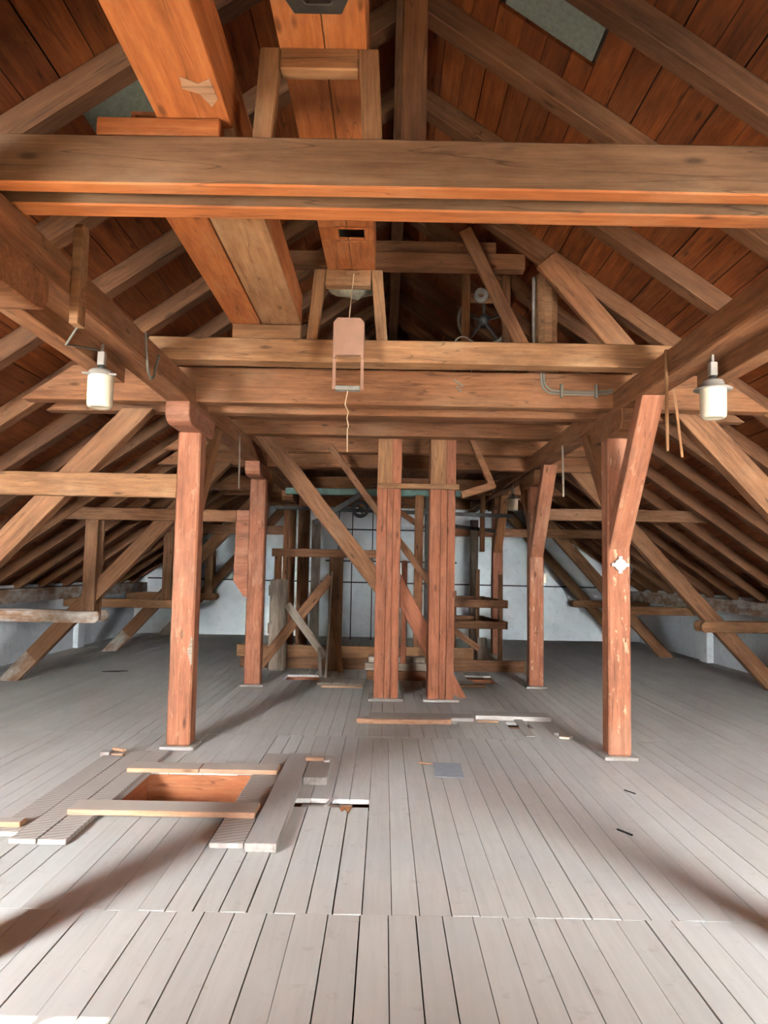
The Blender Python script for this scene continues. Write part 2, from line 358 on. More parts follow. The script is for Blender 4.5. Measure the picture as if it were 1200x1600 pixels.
# ceiling: outer deck plus one object per board
def roofpt(x, y, off): return Vector((x, y, zr(x) + off))
bm = bmesh.new()
for s in (-1, 1):
    xe = XC + s * (HW + 0.55)
    pts = [roofpt(XC, FRONT - 0.3, BOFF + 0.05), roofpt(xe, FRONT - 0.3, BOFF + 0.05), roofpt(xe, BACK + 0.3, BOFF + 0.05), roofpt(XC, BACK + 0.3, BOFF + 0.05)]
    lo = [bm.verts.new(p) for p in pts]; hi = [bm.verts.new(p + Vector((0, 0, 0.12))) for p in pts]
    bm.faces.new(lo); bm.faces.new(hi[::-1])
    for i in range(4): bm.faces.new((lo[i], hi[i], hi[(i + 1) % 4], lo[(i + 1) % 4]))
bmesh.ops.recalc_face_normals(bm, faces=bm.faces[:])
ceiling = struct(link('ceiling', bm_to('ceiling', bm), 'dark'))
def roof_board(s, x0, x1, y0, y1):
    """one board of the roof sheathing between horizontal positions x0..x1 (distance from ridge), y0..y1"""
    wd = (x1 - x0) / COS - 0.007; L = y1 - y0 - 0.004
    xm = XC + s * (x0 + x1) / 2
    me = boxmesh(round(L, 3), round(wd, 3), 0.024, 0, 'roof')
    ya = Vector((0, 1, 0)); yy = Vector((s * COS, 0, -s * s * SL * COS * 1.0)) ; yy = Vector((s, 0, -SL)).normalized()
    zz = ya.cross(yy)
    mw = Matrix((ya, yy, zz)).transposed().to_4x4(); mw.translation = roofpt(xm, (y0 + y1) / 2, BOFF + 0.016 + random.uniform(-0.003, 0.003))
    o = D.objects.new('roof_board', me); COL.objects.link(o); o.parent = ceiling; o.matrix_basis = mw
RAFT_R = [-0.3, 0.9, 1.8, 2.7, 3.62, 4.45, 5.38, 6.32, 7.2, 7.95, 8.75, 9.6, 10.5, 11.4, 12.3, 13.2, 14.1, 15.0, 15.9, 16.7]
RAFT_L = [-0.3, 0.9, 1.9, 2.85, 3.70, 4.6, 5.5, 6.42, 7.3, 8.1, 8.9, 9.755, 10.6, 11.5, 12.3, 13.22, 14.1, 15.0, 15.9, 16.7]
SKY = [(1, 0.68, 1.03, 3.68, 4.16), (-1, 1.42, 1.78, 3.80, 4.35)]      # side, distance from ridge, y
for s in (-1, 1):
    x = 0.0; wd0 = 0.185 if s < 0 else 0.142; k = 0
    while x < HW + 0.45:
        wd = wd0 * random.uniform(0.88, 1.14); x1 = min(x + wd, HW + 0.5)
        cuts = [FRONT] + sorted([random.choice([4.45, 5.38, 6.32] if s > 0 else [4.6, 5.5, 6.5]), random.choice([9.6, 10.5, 11.4])]) + [BACK] if k % 2 else [FRONT, random.choice([7.2, 8.0]), BACK]
        segs = list(zip(cuts, cuts[1:])); k += 1
        for sk in SKY:
            if sk[0] == s and x < sk[2] and x1 > sk[1]:
                new = []
                for a, b in segs:
                    if b <= sk[3] or a >= sk[4]: new.append((a, b)); continue
                    if a < sk[3]: new.append((a, sk[3]))
                    if b > sk[4]: new.append((sk[4], b))
                segs = new
        for a, b in segs: roof_board(s, x, x1, a, b)
        x = x1
for i, sk in enumerate(SKY):
    s = sk[0]; xm = XC + s * (sk[1] + sk[2]) / 2; yy = Vector((s, 0, -SL)).normalized(); ya = Vector((0, 1, 0)); zz = ya.cross(yy)
    me = boxmesh(sk[4] - sk[3], (sk[2] - sk[1]) / COS + 0.2, 0.008, 0, 'pane')
    mw = Matrix((ya, yy, zz)).transposed().to_4x4(); mw.translation = roofpt(xm, (sk[3] + sk[4]) / 2, BOFF + 0.034)
    struct(link('window_%d' % (i + 3), me, 'pane', mw=mw))

# floor: slab below plus one object per board
floor = struct(block('floor', (XL - 0.3, FRONT - 0.3, -0.40), (XR + 0.3, BACK + 0.3, -0.28), 'dark', bev=0))
ROWS = [FRONT, 3.44, 6.96, 10.62, 13.9, BACK]
HOLES = [(-1.75, -0.955, 4.98, 5.72), (-0.53, -0.17, 4.94, 5.10), (-1.32, -0.9, 10.36, 10.85), (1.26, 1.6, 10.35, 11.1), (-0.23, 0.70, 7.56, 7.69), (1.36, 1.44, 7.45, 7.75)]
stuff = bmesh.new()
def fboard(x0, x1, y0, y1, seen):
    dz = random.uniform(-0.002, 0.002); gap = random.choice([0.003, 0.004, 0.005, 0.008])
    L = y1 - y0 - 0.006; wd = x1 - x0 - gap
    if L < 0.03: return
    if seen:
        me = boxmesh(wd, L, 0.03, 0, 'floor')
        o = D.objects.new('floorboard', me); COL.objects.link(o); o.parent = floor; o.matrix_parent_inverse = floor.matrix_basis.inverted()
        o.location = ((x0 + x1) / 2, (y0 + y1) / 2, -0.015 + dz)
    else:
        r = bmesh.ops.create_cube(stuff, size=1.0, matrix=Matrix.Translation(((x0 + x1) / 2, (y0 + y1) / 2, -0.015 + dz)) @ Matrix.Diagonal((wd, L, 0.03, 1)))
nseen = 0
for ri, (y0, y1) in enumerate(zip(ROWS, ROWS[1:])):
    x = XL + random.uniform(-0.08, 0)
    while x < XR:
        wd = random.choice([0.118, 0.122, 0.126, 0.134, 0.146]); x1 = min(x + wd, XR); xm = (x + x1) / 2
        segs = [(y0, y1)]
        for h in HOLES:
            if x + 0.02 < h[1] and x1 - 0.02 > h[0]:
                new = []
                for a, b in segs:
                    if b <= h[2] or a >= h[3]: new.append((a, b)); continue
                    if a < h[2]: new.append((a, h[2] + random.uniform(-0.01, 0.01)))
                    if b > h[3]: new.append((h[3] + random.uniform(-0.01, 0.01), b))
                segs = new
        for a, b in segs:
            seen = abs(xm) < 0.54 * b + 0.15 and ri < 4 and nseen < 296
            nseen += seen; fboard(x, x1, a, b, seen)
        x = x1
st = link('distant_floorboards', bm_to('distant_floorboards', stuff), 'floor', floor); st.matrix_parent_inverse = floor.matrix_basis.inverted(); st['kind'] = 'stuff'
# joists seen in the openings
for y in (4.84, 5.74): block('joist', (-2.9, y, -0.275), (2.4, y + 0.14, -0.034), 'well', floor)
for x0 in (-1.93, -0.94): block('trimmer', (x0, 4.985, -0.275), (x0 + 0.16, 5.735, -0.034), 'well', floor)
for y in (7.52, 10.9): block('joist', (-2.2, y, -0.275), (2.6, y + 0.16, -0.032), 'well', floor)
block('joist', (-2.0, 10.2, -0.275), (2.2, 10.34, -0.06), 'well', floor)

# ------------------------------------------------------------------ main timbers
LX0, LX1, RX0, RX1 = -1.82, -1.62, 1.905, 2.095
PZ0, PZ1 = 2.90, 3.09
tag(beam('purlin', (-1.72, FRONT, 2.995), (-1.72, BACK, 2.995), 0.20, 0.19, 'timber', bev=0.012, wob=0.004), 'long squared purlin resting on the post with the pale patch low on its corner', 'beam')
tag(beam('purlin', (2.0, FRONT, 2.995), (2.0, BACK, 2.995), 0.19, 0.19, 'timber', bev=0.012, wob=0.004), 'long squared purlin resting on the post with the white junction box', 'beam')
tag(block('wall_plate', (XL + 0.003, FRONT, 0.95), (XL + 0.28, BACK, 1.16), 'white_end'), 'whitewashed wall plate on the knee wall beside the hanging planks', 'beam')
tag(block('wall_plate', (XR - 0.28, FRONT, 0.95), (XR - 0.003, BACK, 1.16), 'white_end'), 'whitewashed wall plate on the knee wall behind the junction box post', 'beam')
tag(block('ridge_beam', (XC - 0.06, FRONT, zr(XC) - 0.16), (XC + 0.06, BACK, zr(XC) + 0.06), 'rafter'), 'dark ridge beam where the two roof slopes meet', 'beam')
RL = {-1: 'brown squared rafter under the roof slope on the pointed-cap lamp side', 1: 'brown squared rafter under the roof slope on the round-cap lamp side'}
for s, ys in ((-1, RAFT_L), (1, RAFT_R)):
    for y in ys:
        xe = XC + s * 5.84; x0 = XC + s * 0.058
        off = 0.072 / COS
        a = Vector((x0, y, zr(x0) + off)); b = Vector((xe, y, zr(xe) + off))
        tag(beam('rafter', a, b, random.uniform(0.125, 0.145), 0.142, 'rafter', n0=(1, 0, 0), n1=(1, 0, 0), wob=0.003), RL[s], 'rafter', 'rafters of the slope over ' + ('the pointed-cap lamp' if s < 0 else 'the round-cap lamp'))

def post(name, x0, x1, y0, y1, zt, m, label, base=True):
    t = thing(name, label, 'post', ((x0 + x1) / 2, (y0 + y1) / 2, 0))
    beam('shaft', ((x0 + x1) / 2, (y0 + y1) / 2, 0.03 if base else 0.0), ((x0 + x1) / 2, (y0 + y1) / 2, zt), x1 - x0, y1 - y0, m, t, up=(0, 1, 0), bev=0.014, wob=0.003)
    if base: block('base_plate', (x0 - 0.045, y0 - 0.035, 0.002), (x1 + 0.045, y1 + 0.05, 0.03), 'dusty', t)
    return t
PT = 2.72
pL0 = post('timber_post', LX0, LX1, 2.70, 2.87, PT, 'post', 'red-brown post below the doubled tie beams, on the side of the pointed-cap lamp')
pR0 = post('timber_post', RX0, RX1, 2.70, 2.87, PT, 'post', 'red-brown post below the doubled tie beams, on the side of the round-cap lamp')
pL1 = post('timber_post', LX0, LX1, 6.35, 6.55, PT, 'post', 'red-brown post with a pale scraped patch low on its corner, joined by a horizontal rail')
prism('pale_patch', [(LX1 - 0.012, 0.70), (LX1 - 0.035, 0.78), (LX1 - 0.05, 0.83), (LX1 - 0.028, 0.88), (LX1 - 0.016, 0.95), (LX1 - 0.004, 0.93), (LX1 - 0.004, 0.72)], 1, 6.342, 6.352, 'grey', pL1, 0.001)
pR1 = post('timber_post', RX0, RX1, 6.28, 6.48, PT, 'post_worn', 'worn red-brown post carrying the white junction box')
pL2 = post('timber_post', LX0 + 0.02, LX1 + 0.03, 9.70, 9.89, PT, 'post', 'red-brown post with a long board nailed along one side')
prism('side_board', [(-1.97, 2.30), (-1.80, 2.30), (-1.80, 1.16), (-1.84, 1.16), (-1.985, 1.36)], 1, 9.72, 9.86, 'post', pL2)
pR2 = post('timber_post', RX0 + 0.06, RX1 + 0.06, 9.97, 10.16, PT, 'post_worn', 'red-brown post with flaking pale paint chips and a small switch box')
pL3 = post('timber_post', LX0, LX1, 13.2, 13.4, PT, 'timber', 'dark brown post beyond the post with the nailed side board', False)
pR3 = post('timber_post', RX0 + 0.13, RX1 + 0.13, 13.85, 14.05, PT, 'post', 'dark red-brown post standing close behind the slatted crate', False)
# bolsters between posts and purlins
BL = {'a': 'rounded bolster block below the doubled tie beams, near the pointed-cap lamp', 'b': 'rounded bolster block below the doubled tie beams, near the round-cap lamp',
      'c': 'rounded bolster block on top of the post with the pale scraped patch', 'd': 'rounded bolster block on top of the post with the white junction box',
      'e': 'rounded bolster block on top of the post with the nailed side board', 'f': 'rounded bolster block on top of the post with flaking paint chips',
      'g': 'bolster block on the dark post beyond the post with the nailed side board', 'h': 'bolster block on the dark post behind the slatted crate'}
for k, x0, x1, y0, y1 in [('a', LX0, LX1 - 0.002, 2.55, 3.42), ('b', RX0 + 0.002, RX1, 2.55, 3.42), ('c', LX0, LX1 - 0.002, 5.95, 6.86), ('d', RX0 + 0.002, RX1, 5.9, 6.82),
                          ('e', LX0 + 0.02, LX1 + 0.01, 9.3, 10.2), ('f', RX0 + 0.04, RX1 + 0.04, 9.62, 10.5), ('g', LX0, LX1, 12.8, 13.8), ('h', RX0 + 0.1, RX1 + 0.1, 13.45, 14.45)]:
    z0, z1 = 2.718, 2.899
    tag(prism('bolster', [(y0, z1), (y1, z1), (y1, z0 + 0.07), (y1 - 0.04, z0 + 0.02), (y1 - 0.12, z0), (y0 + 0.12, z0), (y0 + 0.04, z0 + 0.02), (y0, z0 + 0.07)], 0, x0, x1, 'post' if k in 'ce' else 'timber', bev=0.008), BL[k], 'block')
# knee braces
def kbrace(x, yp, z0, yt, label, m='post', w=0.15):
    s = 1 if yt > yp else -1
    a = Vector((x, yp, z0)); b = Vector((x, yt, 2.895))
    tag(beam('knee_brace', a, b, w, 0.13, m, n0=(0, 1, 0), n1=(0, 0, 1)), label, 'brace')
kbrace(2.0, 6.283, 1.86, 5.52, 'reddish knee brace rising from the junction box post towards the doubled tie beams', w=0.17)
kbrace(2.0, 6.477, 2.16, 7.15, 'knee brace rising from the junction box post towards the paint-chipped post', 'timber')
kbrace(2.06, 9.973, 1.86, 9.22, 'reddish knee brace rising from the paint-chipped post towards the junction box post', w=0.17)
kbrace(2.06, 10.157, 2.1, 10.85, 'knee brace rising from the paint-chipped post towards the slatted crate', 'timber')
kbrace(-1.72, 6.547, 2.02, 7.22, 'knee brace rising from the post with the pale scraped patch', 'timber')
kbrace(-1.69, 9.887, 2.02, 10.55, 'knee brace rising from the post with the nailed side board', 'timber')
kbrace(2.13, 13.853, 2.0, 13.1, 'dark knee brace rising from the post behind the slatted crate', 'timber')

# doubled tie beams over the purlins
RN = (SL, 0, 1); RNr = (-SL, 0, 1)
def roofnorm(s): return Vector((s * SL, 0, 1)).normalized()
def tie(name, y0, y1, z0, z1, x0, x1, m, label, chamf=True, wob=0.003, under=None):
    o = beam(name, (x0, (y0 + y1) / 2, (z0 + z1) / 2), (x1, (y0 + y1) / 2, (z0 + z1) / 2), y1 - y0, z1 - z0, m, bev=0.007, wob=wob, under=under,
             n0=roofnorm(-1) if chamf else None, n1=roofnorm(1) if chamf else None)
    return tag(o, label, 'beam')
def tx(z): return HW - (z - ZP) / SL       # half width of the roof at height z
tie('tie_beam', 2.872, 2.955, PZ1, 3.30, XC - tx(3.2) + 0.02, XC + tx(3.2) - 0.02, 'tie', 'wide tie beam with a long crack, carrying the short portal frame and the chute block', wob=0.002, under='chute')  # orange underside: cleaner wood, with the warm floor bounce painted into its colour
tie('tie_beam', 3.055, 3.165, PZ1, 3.30, XC - tx(3.2) + 0.02, XC + tx(3.2) - 0.02, 'tie', 'tie beam just beyond the cracked tie beam, with two small wood blocks on top', wob=0.002, under='chute')  # same orange underside, bounce light painted in
tie('cross_beam', 5.40, 5.57, PZ1, 3.265, -1.80, 2.16, 'pale', 'waney-edged pale cross beam carrying the tall portal frame, ends resting on the purlins', False, wob=0.006)
tie('tie_beam', 6.13, 6.28, 2.935, 3.235, XC - tx(3.085), XC + tx(3.085), 'timber', 'broad tie beam with clipped cables on its face, crossing the junction box post')
tie('tie_beam', 6.57, 6.70, 2.935, 3.20, XC - tx(3.07), XC + tx(3.07), 'timber', 'tie beam doubling the one with the clipped cables, on the far side of its posts')
tie('cross_beam', 7.45, 7.62, PZ1, 3.24, -1.9, 2.2, 'timber', 'cross beam on the purlins between the cabled tie beam and the twin elevator legs', False)
tie('cross_beam', 8.44, 8.60, PZ1, 3.285, -1.9, 2.2, 'timber', 'cross beam just in front of the tops of the twin elevator legs', False)
tie('tie_beam', 9.50, 9.64, 3.06, 3.28, XC - tx(3.17), XC + tx(3.17), 'timber', 'tie beam just behind the twin elevator legs, crossing the post with the nailed side board')
tie('tie_beam', 9.93, 10.10, 2.92, 3.2, XC - tx(3.06), XC + tx(3.06), 'timber', 'tie beam crossing right above the paint-chipped post')
tie('cross_beam', 11.3, 11.5, PZ1, 3.28, -1.9, 2.2, 'timber', 'dark cross beam on the purlins above the grey stub post', False)
tie('tie_beam', 13.2, 13.34, 2.93, 3.2, XC - tx(3.06), XC + tx(3.06), 'timber', 'dark tie beam over the whitewashed machine posts')
tie('tie_beam', 14.06, 14.2, 2.93, 3.2, XC - tx(3.06), XC + tx(3.06), 'timber', 'dark tie beam over the post behind the slatted crate')
tie('tie_beam', 16.42, 16.56, 2.93, 3.16, XC - tx(3.04), XC + tx(3.04), 'timber', 'dark tie beam close against the whitewashed gable wall')
tag(block('king_post', (0.037, 2.954, 3.27), (0.143, 3.056, zr(XC) - 0.165), 'rafter'), 'slim king post clasped between the near pair of tie beams', 'post')
for x0, x1, h, lb in [(0.665, 0.722, 0.075, 'narrower small wood block on top of the tie beam'), (0.81, 0.925, 0.065, 'wider small wood block on top of the tie beam')]:
    tag(block('wood_block', (x0, 3.07, 3.302), (x1, 3.16, 3.302 + h), 'fresh', rz=0.05), lb, 'block')

# side frames: rails, struts, hangers
def rail(name, x0, x1, y, z0, z1, m, label, th=0.09, ch=None):
    o = beam(name, (x0, y, (z0 + z1) / 2), (x1, y, (z0 + z1) / 2), th, z1 - z0, m, bev=0.008, n0=ch if ch and x0 < 0 else None, n1=ch if ch and x0 > 0 else None)
    return tag(o, label, 'beam')
rail('rail', -4.088, LX0 + 0.003, 6.40, 2.14, 2.345, 'pale', 'pale horizontal rail running from the post with the scraped patch to the roof', ch=roofnorm(-1))
rail('rail', -4.13, -1.965, 9.755, 2.14, 2.30, 'strut', 'brown horizontal rail from the nailed side board to the roof', ch=roofnorm(-1))
rail('rail', -4.13, LX0 + 0.003, 13.25, 2.14, 2.30, 'strut', 'dark horizontal rail from the roof to the dark post beyond the side-board post', ch=roofnorm(-1))
rail('rail', 2.152, 4.34, 10.03, 2.26, 2.42, 'strut', 'brown horizontal rail running from the paint-chipped post to the roof', ch=roofnorm(1))
rail('rail', 2.222, 4.43, 13.90, 2.20, 2.36, 'strut', 'dark horizontal rail running from the post behind the slatted crate to the roof', ch=roofnorm(1))
rail('rail', 1.1, 2.037, 13.895, 2.2, 2.36, 'timber', 'short dark rail meeting the post behind the slatted crate', th=0.1)
def strut(xf, xt, y, label, w=0.2, th=0.14, zt=2.94, m='strut', foot=True):
    t = thing('strut', label, 'strut', (xf, y, 0))
    a = Vector((xf, y, 0.0)); b = Vector((xt, y, zt))
    if foot:
        c = a + (b - a) * 0.11; d = a + (b - a) * 0.30
        beam('whitewashed_foot', a, c, th, w, 'white_end', t, n0=(0, 0, 1), bev=0.004)
        beam('shaft', c, b, th, w, m, t, n1=(0, 0, 1))
    else: beam('shaft', a, b, th, w, m, t, n0=(0, 0, 1), n1=(0, 0, 1))
    return t
strut(-4.95, -2.22, 6.525, 'broad sloping strut passing behind the pale rail of the scraped-patch post')
strut(-4.93, -2.22, 9.88, 'sloping strut with whitewashed foot below the rail of the nailed side board')
strut(-4.90, -2.22, 13.375, 'sloping strut with whitewashed foot leaning to the dark post beyond the side-board post')
strut(-4.88, -2.22, 16.55, 'dark sloping strut by the gable wall on the hanging planks side')
strut(5.35, 2.63, 6.345, 'broad sloping strut beside the round-cap lamp', w=0.22, foot=False)
strut(5.36, 2.66, 10.155, 'sloping strut below the rail of the paint-chipped post', w=0.2, foot=False)
strut(5.33, 2.66, 14.025, 'sloping strut below the rail of the post behind the slatted crate', w=0.2, foot=False)
strut(5.3, 2.66, 16.4, 'dark sloping strut by the gable wall on the junction box side', w=0.2, foot=False)
HL = 'vertical hanging plank clasping a sloping strut'
for i, (y, lb) in enumerate([(9.88, 'the side-board post'), (13.375, 'the dark unplated post'), (16.55, 'the whitewashed gable wall')]):
    for dy, w in ((-0.098, 'near'), (0.098, 'far')):
        tag(block('hanger', (-3.98, y + dy - 0.03, 0.80), (-3.81, y + dy + 0.03, 2.142), 'strut'), 'vertical hanger on the ' + {'near': 'tie beam', 'far': 'gable'}[w] + ' face of the strut by ' + lb, 'plank')
    for dy in (-0.159, 0.159):
        zz = 0.78 + 0.008 * i
        x0, x1 = XL + 0.02, -3.72; z1 = zz + 0.15
        tag(prism('low_rail', [(x0, zz), (x1 - 0.05, zz), (x1, zz + 0.05), (x1, z1 - 0.04), (x1 - 0.03, z1), (x0, z1)], 1, y + dy - 0.033, y + dy + 0.033, 'white_end' if i == 0 else 'pale', bev=0.006),
            'low plank from the knee wall clasping the hangers by ' + lb, 'plank', 'low planks level with ' + lb)
for i, (y, lb, x0) in enumerate([(10.155, 'the paint-chipped post', 4.30), (14.025, 'the post behind the slatted crate', 4.30), (16.4, 'the gable wall on the junction box side', 4.15)]):
    for dy in (-0.101, 0.101):
        zz = 0.78 + 0.008 * i; z1 = zz + 0.15; xe = XR - 0.02
        tag(prism('low_rail', [(x0, zz + 0.03), (x0 + 0.03, zz), (xe, zz), (xe, z1), (x0 + 0.04, z1), (x0, z1 - 0.04)], 1, y + dy - 0.033, y + dy + 0.033, 'pale', bev=0.006),
            'low plank clasping the sloping strut level with ' + lb, 'plank', 'low planks level with ' + lb)
tag(block('longitudinal_plank', (-1.95, 2.4, 2.80), (-1.817, 5.0, 2.94), 'timber'), 'dark plank running along the outer side of the purlin by the pointed-cap lamp', 'plank')
tag(block('longitudinal_plank', (2.092, 2.4, 2.80), (2.225, 4.9, 2.95), 'timber'), 'dark plank running along the outer side of the purlin by the round-cap lamp', 'plank')

# ------------------------------------------------------------------ conveyor trunk, chutes and portals overhead
def portal(x0, x1, y0, y1, z0, z1, bar, leg, lean, label):
    t = thing('portal_frame', label, 'frame', ((x0 + x1) / 2, (y0 + y1) / 2, z0)); ym = (y0 + y1) / 2
    beam('top_bar', (x0 + leg, ym, z1 - bar / 2), (x1 - leg, ym, z1 - bar / 2), y1 - y0, bar, 'pale', t)
    beam('leg', (x0 - lean + leg / 2, ym, z0), (x0 + leg / 2, ym, z1), leg, y1 - y0, 'pale', t, up=(0, 1, 0), n0=(0, 0, 1), n1=(0, 0, 1))
    beam('leg', (x1 + lean - leg / 2, ym, z0), (x1 - leg / 2, ym, z1), leg, y1 - y0, 'pale', t, up=(0, 1, 0), n0=(0, 0, 1), n1=(0, 0, 1))
portal(-0.552, -0.062, 2.885, 2.955, 3.299, 3.697, 0.095, 0.082, 0.022, 'short portal frame standing on the cracked tie beam')
portal(-0.572, -0.055, 5.42, 5.51, 3.263, 3.814, 0.125, 0.085, 0.048, 'tall portal frame standing on the waney-edged cross beam')
tr = thing('conveyor_trunk', 'long orange wooden conveyor trunk resting on the two portal frames', 'trunk', (-0.29, 2.0, 3.7))
def tz(y): return 3.695 + 0.118 * (y - 2.92) / 2.54
xa, xb, yA, yB = -0.472, -0.112, 0.6, 5.66
def tboard(nm, x0, x1, y0, y1, zo, h, m='chute'):
    return beam(nm, ((x0 + x1) / 2, y0, tz(y0) + zo + h / 2), ((x0 + x1) / 2, y1, tz(y1) + zo + h / 2), x1 - x0, h, m, tr, bev=0.003)
xm = -0.285
ho = (4.66, 4.86, -0.345, -0.175)
tboard('bottom_board', xa, xm - 0.002, yA, ho[0], 0.0, 0.022); tboard('bottom_board', xm + 0.002, xb, yA, ho[0], 0.0, 0.022)
tboard('bottom_board', xa, xm - 0.002, ho[1], yB, 0.0, 0.022); tboard('bottom_board', xm + 0.002, xb, ho[1], yB, 0.0, 0.022)
tboard('bottom_board', xa, ho[2], ho[0], ho[1], 0.0, 0.022); tboard('bottom_board', ho[3], xb, ho[0], ho[1], 0.0, 0.022)
for x0, x1 in ((xa, xa + 0.024), (xb - 0.024, xb)): tboard('side_board', x0, x1, yA, yB, 0.024, 0.30)
tboard('cover_board', xa, xb, yA, yB, 0.325, 0.02)
for y0, y1 in ((ho[0] - 0.02, ho[0]), (ho[1], ho[1] + 0.02)): tboard('opening_batten', ho[2] - 0.02, ho[3] + 0.02, y0, y1, -0.014, 0.014)
beam('belt', (-0.26, yA, tz(yA) + 0.12), (-0.26, yB, tz(yB) + 0.12), 0.2, 0.012, 'rag', tr, bev=0)
br = tag(prism('iron_bracket', [(-0.42, 0), (-0.36, 0), (-0.33, 0.05), (-0.24, 0.05), (-0.21, 0), (-0.16, 0), (-0.2, 0.10), (-0.38, 0.10)], 2, tz(2.56) - 0.033, tz(2.56) + 0.001, 'iron', bev=0.004), 'dark iron bracket fixed under the conveyor trunk', 'bracket')
br.location.y += 2.54
c1 = thing('chute', 'long box chute running on beyond the tie beams, painted orange-lit towards the short portal frame', 'chute', (-0.83, 3, 3.38))
CZ = 3.378
block('bottom_board', (-0.965, 0.6, CZ), (-0.668, 2.95, CZ + 0.022), 'chute', c1, 0.003)  # near length coloured orange to paint in the warm light it catches
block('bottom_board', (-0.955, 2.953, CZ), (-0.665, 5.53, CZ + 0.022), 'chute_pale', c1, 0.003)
for x0, x1 in ((-0.962, -0.938), (-0.692, -0.668)): block('side_board', (x0, 0.6, CZ + 0.024), (x1, 5.53, CZ + 0.24), 'chute', c1, 0.003)
block('cover_board', (-0.962, 0.6, CZ + 0.242), (-0.668, 5.53, CZ + 0.262), 'chute', c1, 0.003)
prism('patch', [(-0.80, 2.62), (-0.74, 2.66), (-0.69, 2.63), (-0.685, 2.75), (-0.72, 2.80), (-0.75, 2.72), (-0.81, 2.69)], 2, CZ - 0.004, CZ, 'fresh', c1, 0.001)
c2 = thing('chute', 'shorter orange box chute lying beside the long pale chute', 'chute', (-1.08, 4, 3.37))
block('bottom_board', (-1.185, 3.18, CZ - 0.004), (-0.966, 5.52, CZ + 0.018), 'chute', c2, 0.003)
for x0, x1 in ((-1.185, -1.163), (-0.99, -0.968)): block('side_board', (x0, 3.18, CZ + 0.02), (x1, 5.52, CZ + 0.2), 'chute', c2, 0.003)
block('cover_board', (-1.185, 3.18, CZ + 0.202), (-0.968, 5.52, CZ + 0.22), 'chute', c2, 0.003)
tag(block('bearing_block', (-1.21, 2.875, 3.302), (-0.705, 2.955, CZ - 0.001), 'chute'), 'flat reddish bearing block under the chute on the cracked tie beam', 'block')
tag(block('bearing_block', (-1.175, 5.405, 3.267), (-0.66, 5.53, CZ - 0.006), 'pale'), 'pale bearing block under both chutes on the waney-edged cross beam', 'block')
tag(block('bearing_board', (-0.93, 3.06, 3.302), (-0.70, 3.14, 3.376), 'chute'), 'small orange packing board under the long chute', 'board')
# counterweight panel hanging on a cord
cw = thing('counterweight', 'brown arched panel with a wire stirrup hanging on a cord before the cross beam', 'counterweight', (-0.285, 5.15, 2.8))
yc = 5.15
def zc(v): return 1.55 + (887.5 - v) / 1150 * yc
x0, x1 = -0.395, -0.172
pts = [(x0, zc(555)), (x0, zc(496)), (x0 + 0.03, zc(488)), (x1 - 0.03, zc(488)), (x1, zc(496)), (x1, zc(555)), (x1 - 0.018, zc(555)), (x1 - 0.025, zc(549)), (x0 + 0.025, zc(549)), (x0 + 0.018, zc(555))]
prism('panel', pts, 1, yc - 0.02, yc + 0.02, 'panel', cw, 0.004)
for x in (x0 + 0.012, x1 - 0.012): block('side_rod', (x - 0.012, yc - 0.012, zc(604)), (x + 0.012, yc + 0.012, zc(555)), 'panel', cw, 0.003)
block('bottom_bar', (x0 + 0.024, yc - 0.03, zc(606)), (x1 - 0.024, yc + 0.03, zc(599)), 'zinc', cw, 0.003)
tube('cord', [(-0.283, yc, zc(488)), (-0.28, 5.3, 3.56), (-0.275, 5.39, 3.70), (-0.27, 5.40, 3.772)], 0.004, 'cord', cw)
tube('cord', [(-0.283, yc, zc(606)), (-0.30, yc, zc(628)), (-0.275, yc, zc(640)), (-0.285, yc, zc(650)), (-0.272, yc, zc(662)), (-0.28, yc, zc(668)), (-0.277, yc, zc(704))], 0.0035, 'cord', cw)
block('hook_block', (-0.33, 5.385, 3.772), (-0.23, 5.422, 3.792), 'pale', cw, 0.003)
# sacking behind the tall portal
bm = bmesh.new(); bmesh.ops.create_icosphere(bm, subdivisions=3, radius=1.0)
for v in bm.verts:
    k = 1 + 0.16 * math.sin(7 * v.co.x + 3 * v.co.z) * math.cos(5 * v.co.y + 2) ; v.co *= k
    v.co = Vector((v.co.x * 0.18, v.co.y * 0.10, v.co.z * 0.085))
sk = link('sacking_bundle', bm_to('sacking_bundle', bm, True), 'rag', loc=(-0.285, 5.605, 3.745)); tag(sk, 'dusty grey-green sacking bundle behind the tall portal frame', 'sacking')

# upper frame behind the cross beam
tag(lathe('log_post', [(0.0, 3.195), (0.105, 3.195), (0.10, 3.7), (0.103, 4.225), (0.0, 4.225)], (1.42, 6.49, 0), 'pale', seg=10, smooth=False), 'barkless log post standing on the cabled tie beam beneath the rafters', 'post')
tube('conduit', [(1.302, 6.46, 3.13), (1.30, 6.46, 3.6), (1.30, 6.455, 4.2)], 0.016, 'zinc')
tag(D.objects['conduit'], 'thin grey pipe beside the barkless log post', 'pipe')
tag(beam('brace', (0.66, 6.308, 4.56), (1.29, 6.24, 3.233), 0.05, 0.115, 'timber', n1=(0, 0, 1)), 'slim sloping brace in front of the log post', 'brace')
tag(beam('brace', (1.355, 6.22, 4.26), (2.24, 6.22, 3.233), 0.07, 0.2, 'timber', n1=(0, 0, 1)), 'broad sloping brace under the rafter beside the log post', 'brace')
tag(block('collar_beam', (-1.06, 6.33, 4.22), (1.20, 6.45, 4.36), 'timber'), 'lower dark collar beam above the pulley wheel', 'beam')
tag(block('collar_beam', (-0.45, 6.39, 4.358), (0.95, 6.51, 4.49), 'timber'), 'upper dark collar beam above the pulley wheel', 'beam')
pw = thing('pulley_wheel', 'dark iron pulley wheel in its wooden hanger above the cross beams', 'wheel', (0.95, 7.2, 4.05))
